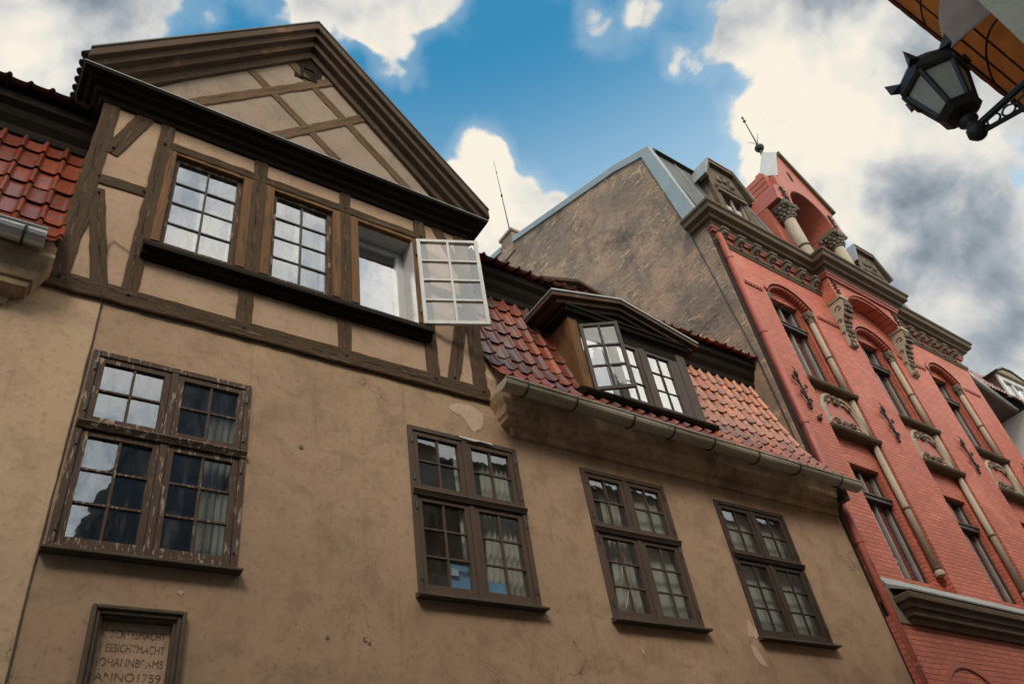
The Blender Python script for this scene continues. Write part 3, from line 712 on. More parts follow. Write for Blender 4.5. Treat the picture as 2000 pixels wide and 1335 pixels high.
MB().box(6.66, 6.745, FY-.012, FY+.05, 7.6, 8.66).box(7.215, 7.335, FY-.03, FY+.05, 7.6, 8.66).build('mullion', 'greywood', dm, bevel=.005)
MB().box(7.87, 8.01, FY-.01, FY+.05, 7.6, 8.66).build('mullion', 'greywood', dm, bevel=.005)
dbox = MB(); a, b, c, d, y0, y1 = 6.04, 8.13, 7.5, 8.9, FY+.09, 1.1
dbox.add([(a,y0,c),(b,y0,c),(b,y0,d),(a,y0,d),(a,y1,c),(b,y1,c),(b,y1,d),(a,y1,d)], [(4,5,6,7),(0,1,5,4),(1,2,6,5),(2,3,7,6),(3,0,4,7)])
dbox.build('dormer_room', 'room', dm, recalc=False)
old_leaf(dm, 6.745, 7.215, 7.6, 8.66, 'greywood', .02, FY+.02, 2, 3, 41, 'g_mid')
old_leaf(dm, 7.335, 7.87, 7.6, 8.66, 'greywood', .02, FY+.02, 2, 3, 42, 'g_mid')
old_leaf(dm, 6.13, 6.66, 7.6, 8.66, 'whitepaint', .02, FY+.07, 1, 1, 43, 'g_mid')
MB().box(6.05, 8.12, FY+.20, FY+.21, 7.6, 8.7).build('blind', 'blind', dm)
open_leaf(dm, (6.145, FY-.02), R(-31), .545, 7.565, 8.705, 'greywood', 'greywood', .022, 2, 3, 44, 'g_leaf', label='six-pane dormer leaf swung open')
# its pediment
cprof = [(-.02, 8.78), (.02, 8.79), (.04, 8.84), (.09, 8.86), (.11, 8.91), (.13, 8.92), (.135, 8.95), (-.02, 8.97)]
MB().sweep([(6.0, 1.2), (6.0, FY), (8.15, FY), (8.15, 1.2)], cprof).build('dormer_cornice', 'darkwood', dm, bevel=.004)
def ped(L, A, Rr, o0, o1):
    return [L, A, Rr, (Rr[0], Rr[1]-o1), (A[0], A[1]-o1), (L[0], L[1]-o1)] if o0 == 0 else [(L[0], L[1]-o0), (A[0], A[1]-o0), (Rr[0], Rr[1]-o0), (Rr[0], Rr[1]-o1), (A[0], A[1]-o1), (L[0], L[1]-o1)]
PL, PA, PR = (5.64, 9.03), (6.97, 9.37), (8.42, 9.01)
for (o0, o1, y, k) in ((0, .075, -.30, 0), (.073, .15, -.24, .10), (.148, .21, -.18, .24)):
    MB().prism(ped((PL[0]+k, PL[1]+k*.255), PA, (PR[0]-k, PR[1]+k*.25), o0, o1), 'y', y, .8).build('pediment_moulding', 'rakewood', dm, bevel=.004)
MB().prism(ped((PL[0]-.01, PL[1]+.03), (PA[0], PA[1]+.03), (PR[0]+.01, PR[1]+.03), 0, .028), 'y', -.315, 1.2).build('dormer_flashing', 'metal', dm)
MB().prism([(5.95, 8.96), (6.97, 9.22), (8.2, 8.96)], 'y', -.13, .8).build('tympanum', 'darkwood', dm)
# second small pediment on the mansard cornice behind
QL, QA, QR = (6.00, 9.89), (6.72, 10.12), (7.42, 9.92)
for (o0, o1, y, k) in ((0, .06, .16, 0), (.058, .12, .21, .06), (.118, .17, .26, .14)):
    MB().prism(ped((QL[0]+k, QL[1]+k*.3), QA, (QR[0]-k, QR[1]+k*.28), o0, o1), 'y', y, 1.5).build('upper_pediment', 'rakewood' if o0 == 0 else 'darkwood', H, bevel=.004)
MB().prism([(6.12, 9.78), (6.12, 9.86), (6.72, 10.04), (7.34, 9.86), (7.34, 9.78)], 'y', .32, 1.5).build('upper_tympanum', 'darkwood', H)

# ---- things behind the glass
def curtain(x0, x1, z0, z1, y, m, label, seed, folds=9, sweepx=0.0, group=None, amp=.022):
    rnd = random.Random(seed); n = folds*6; mb = MB(); ph = [rnd.uniform(.7, 1.3) for _ in range(folds+2)]; rows = 7
    for side in (0, .006):
        for jz in range(rows+1):
            t = jz/rows
            for i in range(n+1):
                u = i/n; x = x0+(x1-x0)*u + sweepx*(1-t)**2*(1-u)
                mb.v.append((x, y+side+amp*math.sin(u*folds*2*math.pi)*ph[int(u*folds)]*(.6+.4*(1-t)), z0+(z1-z0)*t))
    q = n+1; S = (rows+1)*q
    for jz in range(rows):
        for i in range(n):
            a = jz*q+i; mb.f.append((a, a+1, a+q+1, a+q)); mb.f.append((S+a+q, S+a+q+1, S+a+1, S+a))
    for jz in range(rows):
        for i in (0, n):
            a = jz*q+i; mb.f.append((a, a+q, S+a+q, S+a))
    for i in range(n):
        mb.f.append((i, S+i, S+i+1, i+1)); a = rows*q+i; mb.f.append((a, a+1, S+a+1, S+a))
    return tag(mb.build('curtain', m, None, smooth=True), label, 'curtain', group)
curtain(4.36, 4.72, 4.63, 6.40, .14, 'curtain', 'white curtain drawn to the right behind the window with blue paper', 3, 6, -.10, amp=.03)
curtain(4.00, 4.10, 5.0, 6.40, .082, 'curtain', 'narrow white curtain end hanging at the middle of the window with blue paper', 4, 3)
curtain(6.36, 6.98, 4.60, 6.38, .12, 'curtaingreen', 'pale curtain filling the right half of the window with the cracked pane', 5, 3, amp=.006)
curtain(6.06, 6.33, 4.62, 6.38, .16, 'curtain', 'gathered curtain at the middle of the window with the cracked pane', 6, 4, -.12)
curtain(7.97, 9.26, 4.59, 6.37, .13, 'curtaingreen', 'pale grey-green cloth stretched behind the window nearest the brick house', 7, 2, amp=.004)
curtain(1.50, 1.74, 4.64, 6.40, .20, 'curtain', 'dim curtain at the right of the heavily peeling window', 8, 4)
def sheet(x0, x1, z0, z1, y, label, tagbox):
    mb = MB(); n = 6
    for s_ in (0, .004):
        for i in range(n+1):
            u = i/n; yy = y+s_+.02*math.sin(u*2.4)
            mb.v += [(x0+(x1-x0)*u, yy, z0), (x0+(x1-x0)*u, yy+.02, z1)]
    q = 2*(n+1)
    for i in range(n): mb.f += [(2*i, 2*i+2, 2*i+3, 2*i+1), (q+2*i+1, q+2*i+3, q+2*i+2, q+2*i), (2*i+1, 2*i+3, q+2*i+3, q+2*i+1), (2*i+2, 2*i, q+2*i, q+2*i+2)]
    mb.f += [(0, 1, q+1, q), (2*n+1, 2*n, q+2*n, q+2*n+1)]
    o = mb.build('paper_sheet', 'paper', None); tag(o, label, 'paper')
    if tagbox: MB().box(x0+.02, x0+.10, y-.004, y+.02, z1-.13, z1-.05).build('paper_label', 'papertag', o)
    return o
sheet(3.80, 4.06, 4.63, 4.98, .055, 'blue paper sheet with a pale label standing in the left sash', True)
sheet(4.20, 4.46, 4.63, 4.85, .055, 'short blue paper sheet in front of the white curtain', False)
# pale repairs on the cracked panes (third window)
cr = MB()
for a, b in (((5.92, 4.72), (6.02, 4.93)), ((6.02, 4.93), (6.10, 4.70)), ((5.98, 5.1), (6.06, 5.38)), ((6.06, 5.38), (6.20, 5.16)), ((6.06, 5.38), (6.14, 5.12))):
    cr.tube([(a[0], .016, a[1]), ((a[0]+b[0])/2+.008, .016, (a[1]+b[1])/2), (b[0], .016, b[1])], .004, 4)
cr.build('glass_crack', 'winwhite', wins[2])
# ================================================================== THE RED BRICK HOUSE (own axes: x along its front, turned two degrees)
B = thing('brick_house', (10.75, .02, 0), 'salmon red brick house with a stepped gable, columns, carved brackets and a metal mansard roof', 'house', R(2), off=False)
def arc(cx, z0, w, rise, n=12):
    """points of a segmental arch of half width w"""
    r = (w*w+rise*rise)/(2*rise); a = math.asin(min(1, w/r)); zc = z0+rise-r
    return [(cx + r*math.sin(-a+2*a*i/n), zc + r*math.cos(-a+2*a*i/n)) for i in range(n+1)]
BX = [1.88, 4.87, 7.88]; HW = .76
ZS = 11.92
wb = MB()
# piers and the front above the arches, recesses open
xs = [.06]
for c in BX: xs += [c-HW, c+HW]
xs += [9.82]
for i in range(0, len(xs), 2): wb.box(xs[i], xs[i+1], 0, .5, 5.3, ZS)
for i in range(0, 8, 2):
    pass
head = [(.06, ZS)]
for c in BX:
    pts = arc(c, ZS, HW, .40); head += pts
head += [(9.82, ZS), (9.82, 13.2), (.06, 13.2)]
wb.prism(head, 'y', 0, .5)
wb.build('wall', 'brick', B)
# recessed bay walls with window openings
def recess(c):
    r = MB()
    x0, x1 = c-HW+.002, c+HW-.002
    up = (c-.52, c+.50, 9.72, 12.02); lo = (c-.52, c+.50, 5.92, 8.05)
    r.wall(x0, x1, 5.3, 12.34, .16, .48, [up, lo])
    return r
for c in BX: recess(c).build('bay_wall', 'brick', B)
# frieze of red paint under the cornice, lower storey
MB().wall(.06, 9.82, 0, 5.08, -.08, .5, [(.75, 2.05, 0, 3.2), (4.2, 5.5, 0, 3.2), (7.2, 8.5, 0, 3.2)]).build('lower_wall', 'brick', B)
for c in (1.40, 4.85, 7.85):
    w_ = .65
    lw = MB()
    o = [(c+.98*math.cos(math.pi*k/20), 3.55+.98*math.sin(math.pi*k/20)) for k in range(21)]
    i_ = [(c+.90*math.cos(math.pi*k/20), 3.55+.90*math.sin(math.pi*k/20)) for k in range(20, -1, -1)]
    lw.prism(o+i_, 'y', -.105, -.06); lw.build('arch_moulding', 'redpaint', B)
for c in (1.45, 4.85, 7.85):
    av = MB(); av.prism([(c+.52*math.cos(math.pi*k/20), 3.72+.52*math.sin(math.pi*k/20)) for k in range(21)], 'y', -.086, .0); av.build('fanlight', 'lead', B)
# body behind
MB().box(.06, 9.82, 5.0, 5.4, 0, 13.3).box(9.5, 9.82, .5, 5, 0, 13.3).build('rear_wall', 'room', B)
MB().box(.1, 9.6, 1.4, 1.5, .2, 13.2).build('room', 'room', B)
# fire wall rising over the tan house, with metal coping and a lean-to chimney
fw = MB()
FO = [(.05, 0), (.05, 13.45), (.58, 16.50), (1.62, 16.98), (5.72, 18.38), (9, 18.95), (9, 0)]
fw.prism(FO, 'x', -.03, .07)
fwo = fw.build('fire_wall', 'firewall', B, label='bare mottled fire wall with exposed brick and grey metal coping')
def band(path, w, x0, x1, up=.03):
    o = []; i_ = []
    for k, p in enumerate(path):
        p = Vector(p); d = (Vector(path[min(k+1, len(path)-1)])-Vector(path[max(k-1, 0)])).normalized(); n = Vector((-d.y, d.x))
        o.append(tuple(p+n*up)); i_.append(tuple(p-n*w[k]))
    return o + i_[::-1]
MB().prism(band([(.03, 13.35), (.57, 16.55), (1.62, 17.03), (5.62, 18.38)], [.33, .25, .17, .15], 0, 0), 'x', -.075, .10).build('coping', 'metal', B)
MB().prism(band([(6.2, 18.5), (9, 19.0)], [.15, .15], 0, 0), 'x', -.075, .10).build('coping', 'metal', B)
ch = MB().box(-.06, .45, 5.62, 6.15, 17.9, 18.68); ch.box(-.10, .49, 5.58, 6.19, 18.68, 18.78)
cho = ch.build('chimney', 'firewall', B)
rod = MB(); rod.tube([(.06, 5.80, 18.7), (.06, 5.83, 20.3), (.06, 5.87, 22.35)], [.02, .014, .006], 6).ball((.06, 5.835, 20.55), .035, 6, (1, 1, 2.2)).ball((.06, 5.85, 21.7), .02, 6, (1, 1, 2))
rod.build('lightning_rod', 'iron', B)
cb = MB(); cb.tube([(-.045, .66, 16.2), (-.045, .48, 14.3), (-.045, .14, 9.9), (-.045, .10, 7.9)], .012, 5); cb.build('cable', 'iron', B)
# dark strip painting the gap's shadow, and red rain pipe on the corner
MB().box(.02, .10, .0, .06, 0, 13.1).build('corner_gap_shade', 'lead', B)
rp = MB(); rp.tube([(.14, -.07, 13.0), (.14, -.07, 0)], .062, 12)
rpo = rp.build('rain_pipe', 'redpipe', B, smooth=True)
for z in (12.3, 10.35, 8.35, 6.2, 4.4): MB().lathe([(.063, -.02), (.072, -.02), (.072, .02), (.063, .02)], (.14, -.07, z), 12).build('pipe_collar', 'redpipe', rpo)
# ---- main cornice, breaking forward over the middle bay
bx0, bx1, by = 3.50, 6.24, -.30
path = [(.07, .4), (.07, 0), (bx0, 0), (bx0, by), (bx1, by), (bx1, 0), (9.82, 0), (9.82, .5)]
MB().sweep(path, [(-.05, 13.22), (.10, 13.22), (.12, 13.28), (.20, 13.30), (.22, 13.36), (.32, 13.40), (.34, 13.50), (.38, 13.53), (.385, 13.585), (-.05, 13.66)]).build('main_cornice', 'brown', B, bevel=.006)
MB().sweep(path, [(-.04, 13.10), (.05, 13.10), (.06, 13.14), (.085, 13.16), (.09, 13.217), (-.04, 13.217)]).build('cornice_bed', 'redpaint', B)
for pth in ([(.07, .3), (.07, 0), (bx0, 0)], [(bx1, 0), (9.82, 0), (9.82, .3)]):
    MB().sweep(pth, [(-.05, 12.74), (.02, 12.76), (.035, 12.80), (.055, 12.82), (.06, 12.87), (-.05, 12.90)]).build('string_course', 'brown', B, bevel=.004)
def modillion():
    m = MB(); w = .085
    m.box(-w-.02, w+.02, -.21, .02, .10, .155)
    m.prism([(.02, -.16), (-.045, -.15), (-.065, -.11), (-.05, -.07), (-.08, -.03), (-.15, .0), (-.185, .04), (-.19, .085), (-.17, .10), (.02, .10)], 'x', -w, w)
    m.ball((0, -.165, .035), .045, 8, (1.5, 1, 1)).ball((0, -.06, -.12), .035, 8, (1.6, 1, 1)).ball((0, -.10, -.03), .03, 8, (1, 1, 1.4))
    return m
mo = None
for x in [.26+.51*k for k in range(7)] + [6.62+.52*k for k in range(6)]:
    if mo is None:
        mo = modillion().build('cornice_bracket', 'stone', B, bevel=.004); mo.location = (x, 0, 12.98)
    else:
        c = clone(mo, B); c.location = (x, 0, 12.98)
# projecting middle bay over an arch carried by two carved consoles
mb = MB(); cx = (bx0+bx1)/2
pts = [(bx0, 12.50), (bx0+.30, 12.50)] + arc(cx, 12.50, (bx1-bx0)/2-.32, .40, 14) + [(bx1-.30, 12.50), (bx1, 12.50), (bx1, 13.20), (bx0, 13.20)]
mb.prism(pts, 'y', by, .0)
mb.build('middle_bay', 'brick', B)
am = MB(); o_ = arc(cx, 12.60, (bx1-bx0)/2-.36, .42, 14); i_ = arc(cx, 12.545, (bx1-bx0)/2-.36, .42, 14)
am.prism(o_ + i_[::-1], 'y', by-.04, by+.02); am.build('arch_moulding', 'redpaint', B)
def console():
    m = MB(); w = .13
    m.box(-w-.03, w+.03, -.36, 0, 1.16, 1.24)
    m.prism([(0, 0), (-.05, .02), (-.075, .10), (-.06, .2), (-.10, .36), (-.13, .55), (-.20, .72), (-.29, .86), (-.335, 1.0), (-.335, 1.10), (-.31, 1.16), (0, 1.16)], 'x', -w, w)
    return m
def console_leaves(seed):
    rnd = random.Random(seed); m = MB()
    prof = [(-.06, .06, .05), (-.075, .16, .04), (-.10, .28, .045), (-.12, .40, .05), (-.15, .52, .05), (-.19, .63, .055), (-.25, .74, .06), (-.31, .86, .06), (-.345, .97, .06), (-.35, 1.07, .05)]
    for y, z, r in prof:
        for sx in (-1, 0, 1):
            m.ball((sx*.085+rnd.uniform(-.012, .012), y-.005+rnd.uniform(-.012, .008), z+rnd.uniform(-.02, .02)), r*rnd.uniform(.7, 1.05), 7, (.85, .7, 1.15))
    for sx in (-1, 1):
        for y, z, r in ((-.19, .95, .085), (-.10, .66, .06), (-.05, .35, .045)):
            m.tube([(sx*.135, y+r*math.cos(a)*k_, z+r*math.sin(a)*k_) for a, k_ in [(t*.55, 1-t*.075) for t in range(11)]], .014, 5)
    return m
for i, x in enumerate((bx0+.17, bx1-.17)):
    c = console().build('carved_console', 'cream', B, bevel=.006); c.location = (x, 0, 11.30)
    console_leaves(50+i).build('leaf_carving', 'stone', c, smooth=True)
    m = MB()   # little iron-like leaf cross above
    for z, w_ in ((12.66, .05), (12.76, .075), (12.86, .05), (12.95, .075), (13.04, .04)):
        m.ball((x, by-.02, z), .035, 6, (1, .6, 1.2)).ball((x-w_, by-.02, z+.02), .028, 6, (1.3, .6, .8)).ball((x+w_, by-.02, z+.02), .028, 6, (1.3, .6, .8))
    m.build('leaf_drop', 'rust', B)
# ---- windows of the bays
def bay_window(c, z0, z1, zt, arched, lab):
    x0, x1 = c-.52, c+.50; y = .30; f = .05
    w = MB(); w.box(x0, x0+f, y-.05, y+.06, z0, z1).box(x1-f, x1, y-.05, y+.06, z0, z1).box(x0+f, x1-f, y-.05, y+.06, z1-f, z1).box(x0+f, x1-f, y-.05, y+.06, z0, z0+f)
    o = w.build('window', 'winframe', B, bevel=.006, label=lab)
    t = MB(); t.box(x0+.02, x1-.02, y-.12, y+.02, zt-.055, zt+.055).box(x0+.005, x1-.005, y-.14, y, zt+.02, zt+.065); t.build('transom', 'winframe', o, bevel=.008)
    s = MB(); xm = (x0+x1)/2 + .05
    s.box(xm-.02, xm+.02, y-.02, y+.05, z0+f, zt-.056).box(xm-.018, xm+.018, y-.02, y+.05, zt+.066, z1-f)
    for a in (x0+f+.002, x1-f-.032): s.box(a, a+.03, y-.02, y+.05, z0+f+.03, zt-.056).box(a, a+.03, y-.02, y+.05, zt+.066, z1-f-.002)
    s.build('sash', 'winwhite', o, bevel=.004)
    g = MB(); g.add([(x0+f,y+.02,z0+f),(x1-f,y+.02,z0+f),(x1-f,y+.02,z1-f),(x0+f,y+.02,z1-f)], [(0,1,2,3)]); g.build('glass', 'g_red', o, recalc=False)
    return o
for i, c in enumerate(BX):
    w1 = bay_window(c, 9.72, 12.02, 11.34, True, None); w2 = bay_window(c, 5.94, 8.05, 7.43, False, None)
    # arched hood with a toothed edge
    h = MB(); o_ = arc(c, ZS+.06, HW+.03, .42, 14); i_ = arc(c, ZS, HW-.02, .40, 14); h.prism(o_+i_[::-1], 'y', -.035, .02); h.build('window_hood', 'redpaint', B)
    d = MB()
    for k, (x, z) in enumerate(arc(c, ZS-.05, HW-.06, .39, 22)[1:-1]): d.box(x-.014, x+.014, .0, .10, z-.02, z+.03)
    d.build('toothed_edge', 'redpaint', B)
    q = MB(); q.box(c+.50, c+.518, .150, .17, 9.8, 12.0)
    for k in range(19):                                  # rough quoin edge on the right jambs
        z = 9.85+k*.115
        q.box(c+.50, c+.52+.012*(k % 2), .145, .17, z, z+.07)
    q.build('jamb_quoins', 'redpaint', B)
    # ledges and spandrel panel
    for z, nm in ((9.66, 'window_ledge'), (8.62, 'panel_ledge')):
        MB().prism([(.20, z-.03), (.04, z-.035), (-.03, z-.02), (-.055, z+.02), (-.055, z+.05), (.20, z+.075)], 'x', c-HW+.004, c+HW+.012).build(nm, 'brown', B, bevel=.004)
    pn = MB().box(c-HW+.01, c+HW-.01, .10, .165, 8.70, 9.62).build('spandrel_panel', 'redpaint', B)
    s = MB(); z0 = 8.95
    for sx in (-1, 1):
        for rr, tk in ((.50, .042), (.41, .03)):
            s.tube([(c+sx*(.17+rr*.86*math.sin(a)), .085, 8.86+rr*1.28*math.cos(a)) for a in [k*math.pi*.62/14 for k in range(15)]], tk, 7)
        s.tube([(c+sx*(.40+.10*math.sin(a)*(1-a/9)), .085, 8.82+.10*math.cos(a)*(1-a/9)) for a in [k*.42 for k in range(14)]], .026, 6)
        s.tube([(c+sx*.66, .09, 8.70), (c+sx*.66, .09, 9.3), (c+sx*.60, .09, 9.6)], .035, 6)
    s.build('scroll_moulding', 'cream', pn, smooth=True)
    rnd = random.Random(60+i)
    for cx_, cz_, rr in ((c, 9.42, .09), (c-.36, 9.34, .07), (c+.36, 9.34, .07), (c, 8.86, .085), (c-.24, 8.92, .06), (c+.24, 8.92, .06), (c-.5, 8.8, .05), (c+.5, 8.8, .05)):
        f = MB()
        for k in range(6):
            a = k*1.05+rnd.random(); f.ball((cx_+rr*.75*math.cos(a), .075, cz_+rr*.75*math.sin(a)), rr*.55, 6, (1, .8, 1))
        f.ball((cx_, .055, cz_), rr*.45, 6); f.build('flower_carving', 'stone', pn, smooth=True)
    # colonettes at both jambs
    for sx in (1, -1):
        x = c + (HW-.105 if sx > 0 else -HW+.075); y = .075 if sx > 0 else .10
        sh = MB().lathe([(.058, 9.74), (.06, 10.4), (.058, 11.60)], (x, y, 0), 14).lathe([(.058, 8.70), (.058, 9.60)], (x, y, 0), 14).lathe([(.06, 6.16), (.06, 8.57)], (x, y, 0), 14)
        co = sh.build('colonette', 'cream', B, smooth=True)
        cp_ = MB().lathe([(.06, 11.60), (.072, 11.62), (.062, 11.65), (.075, 11.72), (.11, 11.80), (.12, 11.83), (.12, 11.87)], (x, y, 0), 12)
        for k in range(8): a = k*math.pi/4; cp_.ball((x+.085*math.cos(a), y+.085*math.sin(a), 11.75+.03*(k % 2)), .032, 6, (1, 1, 1.4))
        cp_.build('capital', 'stone', co)
        for z in (10.68, 7.30, 6.20): MB().lathe([(.06, -.022), (.074, -.014), (.074, .014), (.06, .022)], (x, y, z), 14).build('ring', 'brown', co)
        MB().lathe([(.06, 6.06), (.082, 6.07), (.082, 6.12), (.06, 6.16)], (x, y, 0), 14).build('base', 'cream', co)
# sawtooth brick courses on the piers
for a, b in ((.28, .98), (2.76, 3.98), (5.76, 6.98), (8.76, 9.55)):
    t = MB(); n = int((b-a)/.085)
    for k in range(n):
        x = a+(b-a)*k/n; t.box(x, x+.05, -.028, .01, 11.80, 11.845)
    t.box(a, b, -.034, .01, 11.846, 11.865)
    t.build('sawtooth_course', 'redpaint', B)
    u = MB().box(a, b, -.004, .01, 11.795, 11.846); u.build('sawtooth_shade_strip', 'lead', B)  # dark strip painted for the shade between the teeth
# ornamental iron wall anchors
def anchor():
    m = MB(); y = -.035
    m.tube([(.0, y, -.40), (.015, y-.01, -.15), (-.01, y-.01, .1), (.01, y, .28)], .02, 6)
    m.ball((.0, y-.01, .36), .05, 8, (.9, .7, 1.7)).tube([(.0, y, .42), (.03, y-.01, .47), (.0, y, .53)], .009, 5)
    for z, s_, L in ((.20, -1, .15), (.08, 1, .14), (-.12, -1, .10), (-.24, 1, .09)):
        m.tube([(0, y, z-.06), (s_*L*.5, y-.015, z-.03), (s_*L, y-.01, z+.03)], [.016, .014, .01], 5)
        for dx, dz in ((0, .03), (.025, 0), (-.02, .01), (.0, -.02)): m.ball((s_*L+dx, y-.015, z+.03+dz), .026, 6, (1, .6, 1))
    m.ball((0, y, -.38), .035, 6, (1.2, .7, 1.2)).ball((.03, y, -.31), .025, 6).ball((-.03, y, -.30), .025, 6)
    return m
an = None
for x, sc_ in ((.66, 1), (3.42, 1), (6.45, 1), (9.32, 1)):
    if an is None: an = anchor().build('wall_anchor', 'rust', B, smooth=True); an.location = (x, 0, 9.22)
    else: c = clone(an, B); c.location = (x, 0, 9.25)
fa = MB(); fa.ball((.80, -.03, 8.66), .06, 8, (1, .6, 1)).tube([(.80, -.03, 8.68), (.87, -.05, 8.74)], .02, 6); fa.build('broken_anchor_piece', 'rust', B)
# base cornice between the storeys
MB().sweep([(.58, .3), (.58, -.08), (9.82, -.08)], [(-.1, 4.98), (.07, 4.98), (.08, 5.05), (.15, 5.07), (.16, 5.15), (.21, 5.17), (.22, 5.24), (.28, 5.26), (.29, 5.34), (.27, 5.36), (-.1, 5.42)]).build('base_cornice', 'brown', B, bevel=.006)
MB().prism([(-.378, 5.362), (-.10, 5.50), (.0, 5.69), (-.004, 5.73), (-.11, 5.56), (-.386, 5.385)], 'x', .30, 9.84).build('ledge_flashing', 'metal', B)
MB().box(.21, .58, -.10, .2, 4.99, 5.52).build('corner_block', 'dormerwall', B)

# ---- gable over the middle bay
GX = 4.86
g = MB()
aw = .80
front = [(GX-1.42, 15.92), (GX-aw, 15.92)] + [(GX-aw*math.cos(math.pi*k/18), 15.95+.86*math.sin(math.pi*k/18)) for k in range(19)] + [(GX+aw, 15.92), (GX+1.42, 15.92), (GX+1.30, 16.75), (GX+1.36, 16.80), (GX+.02, 18.50), (GX-.02, 18.50), (GX-.80, 17.12), (GX-1.0, 17.05), (GX-1.0, 16.6), (GX-1.30, 16.5)]
g.prism(front, 'y', -.25, .56)
g.box(GX-1.42, GX-aw+.0, .13, 1.2, 13.55, 15.90).box(GX+aw, GX+1.42, .13, 1.2, 13.55, 15.90).box(GX-aw+.003, GX+aw-.003, .55, 1.2, 13.55, 17.0)
g.prism([(GX-1.42, 15.905), (GX-1.42, 16.9), (GX, 18.45), (GX+1.40, 16.9), (GX+1.42, 15.905)], 'y', .57, 1.2)
go = g.build('street_gable', 'redpaint', B)
bm_ = MB(); o_ = [(GX-.90*math.cos(math.pi*k/18), 15.95+.95*math.sin(math.pi*k/18)) for k in range(19)]; i_ = [(GX-.82*math.cos(math.pi*k/18), 15.95+.88*math.sin(math.pi*k/18)) for k in range(18, -1, -1)]
bm_.prism(o_+i_, 'y', -.275, -.24); bm_.build('arch_moulding', 'redpaint', go)
MB().prism([(GX-.075, 17.42), (GX-.06, 17.38), (GX+.06, 17.38), (GX+.075, 17.42), (GX+.075, 17.72), (GX, 17.80), (GX-.075, 17.72)], 'y', -.253, -.2).build('slit', 'room', go)
# metal clad rakes and saddle roof
MB().prism([(GX+.0, 18.50), (GX+1.36, 16.84), (GX+1.47, 16.84), (GX+1.52, 16.90), (GX+.02, 18.66)], 'y', -.33, .16).build('raking_coping', 'brown', go, bevel=.006)
cp2 = MB(); A = (4.86, -.27, 18.66); Bq = (4.10, -.27, 17.16); B2 = (3.74, .02, 17.22); A2 = (4.66, .02, 18.84); C1 = (4.80, .35, 18.5); C2 = (4.2, .35, 17.0)
cp2.add([A, Bq, B2, A2, C1, C2, (4.15, -.2, 17.02)], [(0,1,2,3), (3,2,5,4), (0,3,4), (1,6,5,2), (0,4,5,6,1)])
cp2.build('metal_shoulder', 'metal', go)
bk = MB()
for k in range(8): bk.box(3.66+.012*(k % 2), 4.16, -.10, .42, 16.50+k*.085, 16.575+k*.085)
bk.box(3.68, 4.14, -.08, .40, 16.45, 17.2)
bk.build('brick_shoulder', 'brick', go)
MB().prism([(GX-1.15, 16.2), (GX, 18.40), (GX+1.30, 16.7), (GX+1.3, 16.2)], 'y', 1.21, 5.0).build('saddle_roof', 'metal', go)
fi = MB(); fc = (4.72, .03)
fi.tube([(4.70, .04, 18.70), (4.72, .03, 19.05)], [.055, .045], 8).lathe([(.03, 18.98), (.10, 19.02), (.135, 19.09), (.13, 19.14), (.08, 19.21), (.03, 19.24)], (4.72, .03, 0), 12)
fi.tube([(4.72, .03, 19.2), (4.72, .03, 20.62)], [.022, .012], 6).ball((4.72, .03, 20.40), .035, 6, (1.4, 1.4, 1)).ball((4.72, .03, 20.56), .04, 6, (.8, .8, 2))
for a in (0.2, 2.2, 4.3): fi.tube([(4.72, .03, 19.22), (4.72+.06*math.cos(a), .03+.06*math.sin(a), 19.36), (4.72+.22*math.cos(a), .03+.22*math.sin(a), 19.52)], [.012, .01, .004], 5)
fi.build('finial', 'iron', go)
# columns under the gable
for i, x in enumerate((GX-1.03, GX+1.0)):
    y = -.06
    sh = MB().lathe([(.17, 13.60), (.155, 13.7), (.155, 14.6), (.145, 15.42)], (x, y, 0), 20); co = sh.build('column', 'cream', go, smooth=True)
    MB().lathe([(.158, -.03), (.18, -.02), (.18, .02), (.158, .03)], (x, y, 14.45), 20).build('ring', 'brown', co)
    cp_ = MB().lathe([(.148, 15.40), (.175, 15.42), (.175, 15.45), (.15, 15.47), (.17, 15.6), (.23, 15.76), (.25, 15.80)], (x, y, 0), 16).box(x-.25, x+.25, y-.25, y+.25, 15.80, 15.90)
    rnd = random.Random(i)
    for zz, rr, n in ((15.52, .175, 10), (15.62, .20, 10), (15.72, .24, 12)):
        for k in range(n):
            a = k*2*math.pi/n + zz*9; cp_.ball((x+rr*math.cos(a), y+rr*math.sin(a), zz+rnd.uniform(-.01, .02)), .048, 6, (1, 1, 1.3))
    for sx in (-1, 1):
        for sy in (-1, 1): cp_.ball((x+sx*.22, y+sy*.22, 15.76), .06, 6)
    cp_.build('capital', 'stone', co)
    lf = MB()
    for z, w_ in ((16.0, .05), (16.12, .09), (16.24, .05), (16.36, .09), (16.46, .04)):
        lf.ball((x, -.28, z), .045, 6, (1, .6, 1.3)).ball((x-w_, -.28, z+.02), .036, 6, (1.3, .6, .8)).ball((x+w_, -.28, z+.02), .036, 6, (1.3, .6, .8))
    lf.build('leaf_drop', 'rust', go)
for sx in (-1, 1): MB().lathe([(.085, 13.6), (.085, 15.2)], (GX+sx*.70, .42, 0), 12).lathe([(.085, 15.2), (.13, 15.35), (.14, 15.42)], (GX+sx*.70, .42, 0), 12).build('niche_column', 'cream', go, smooth=True)

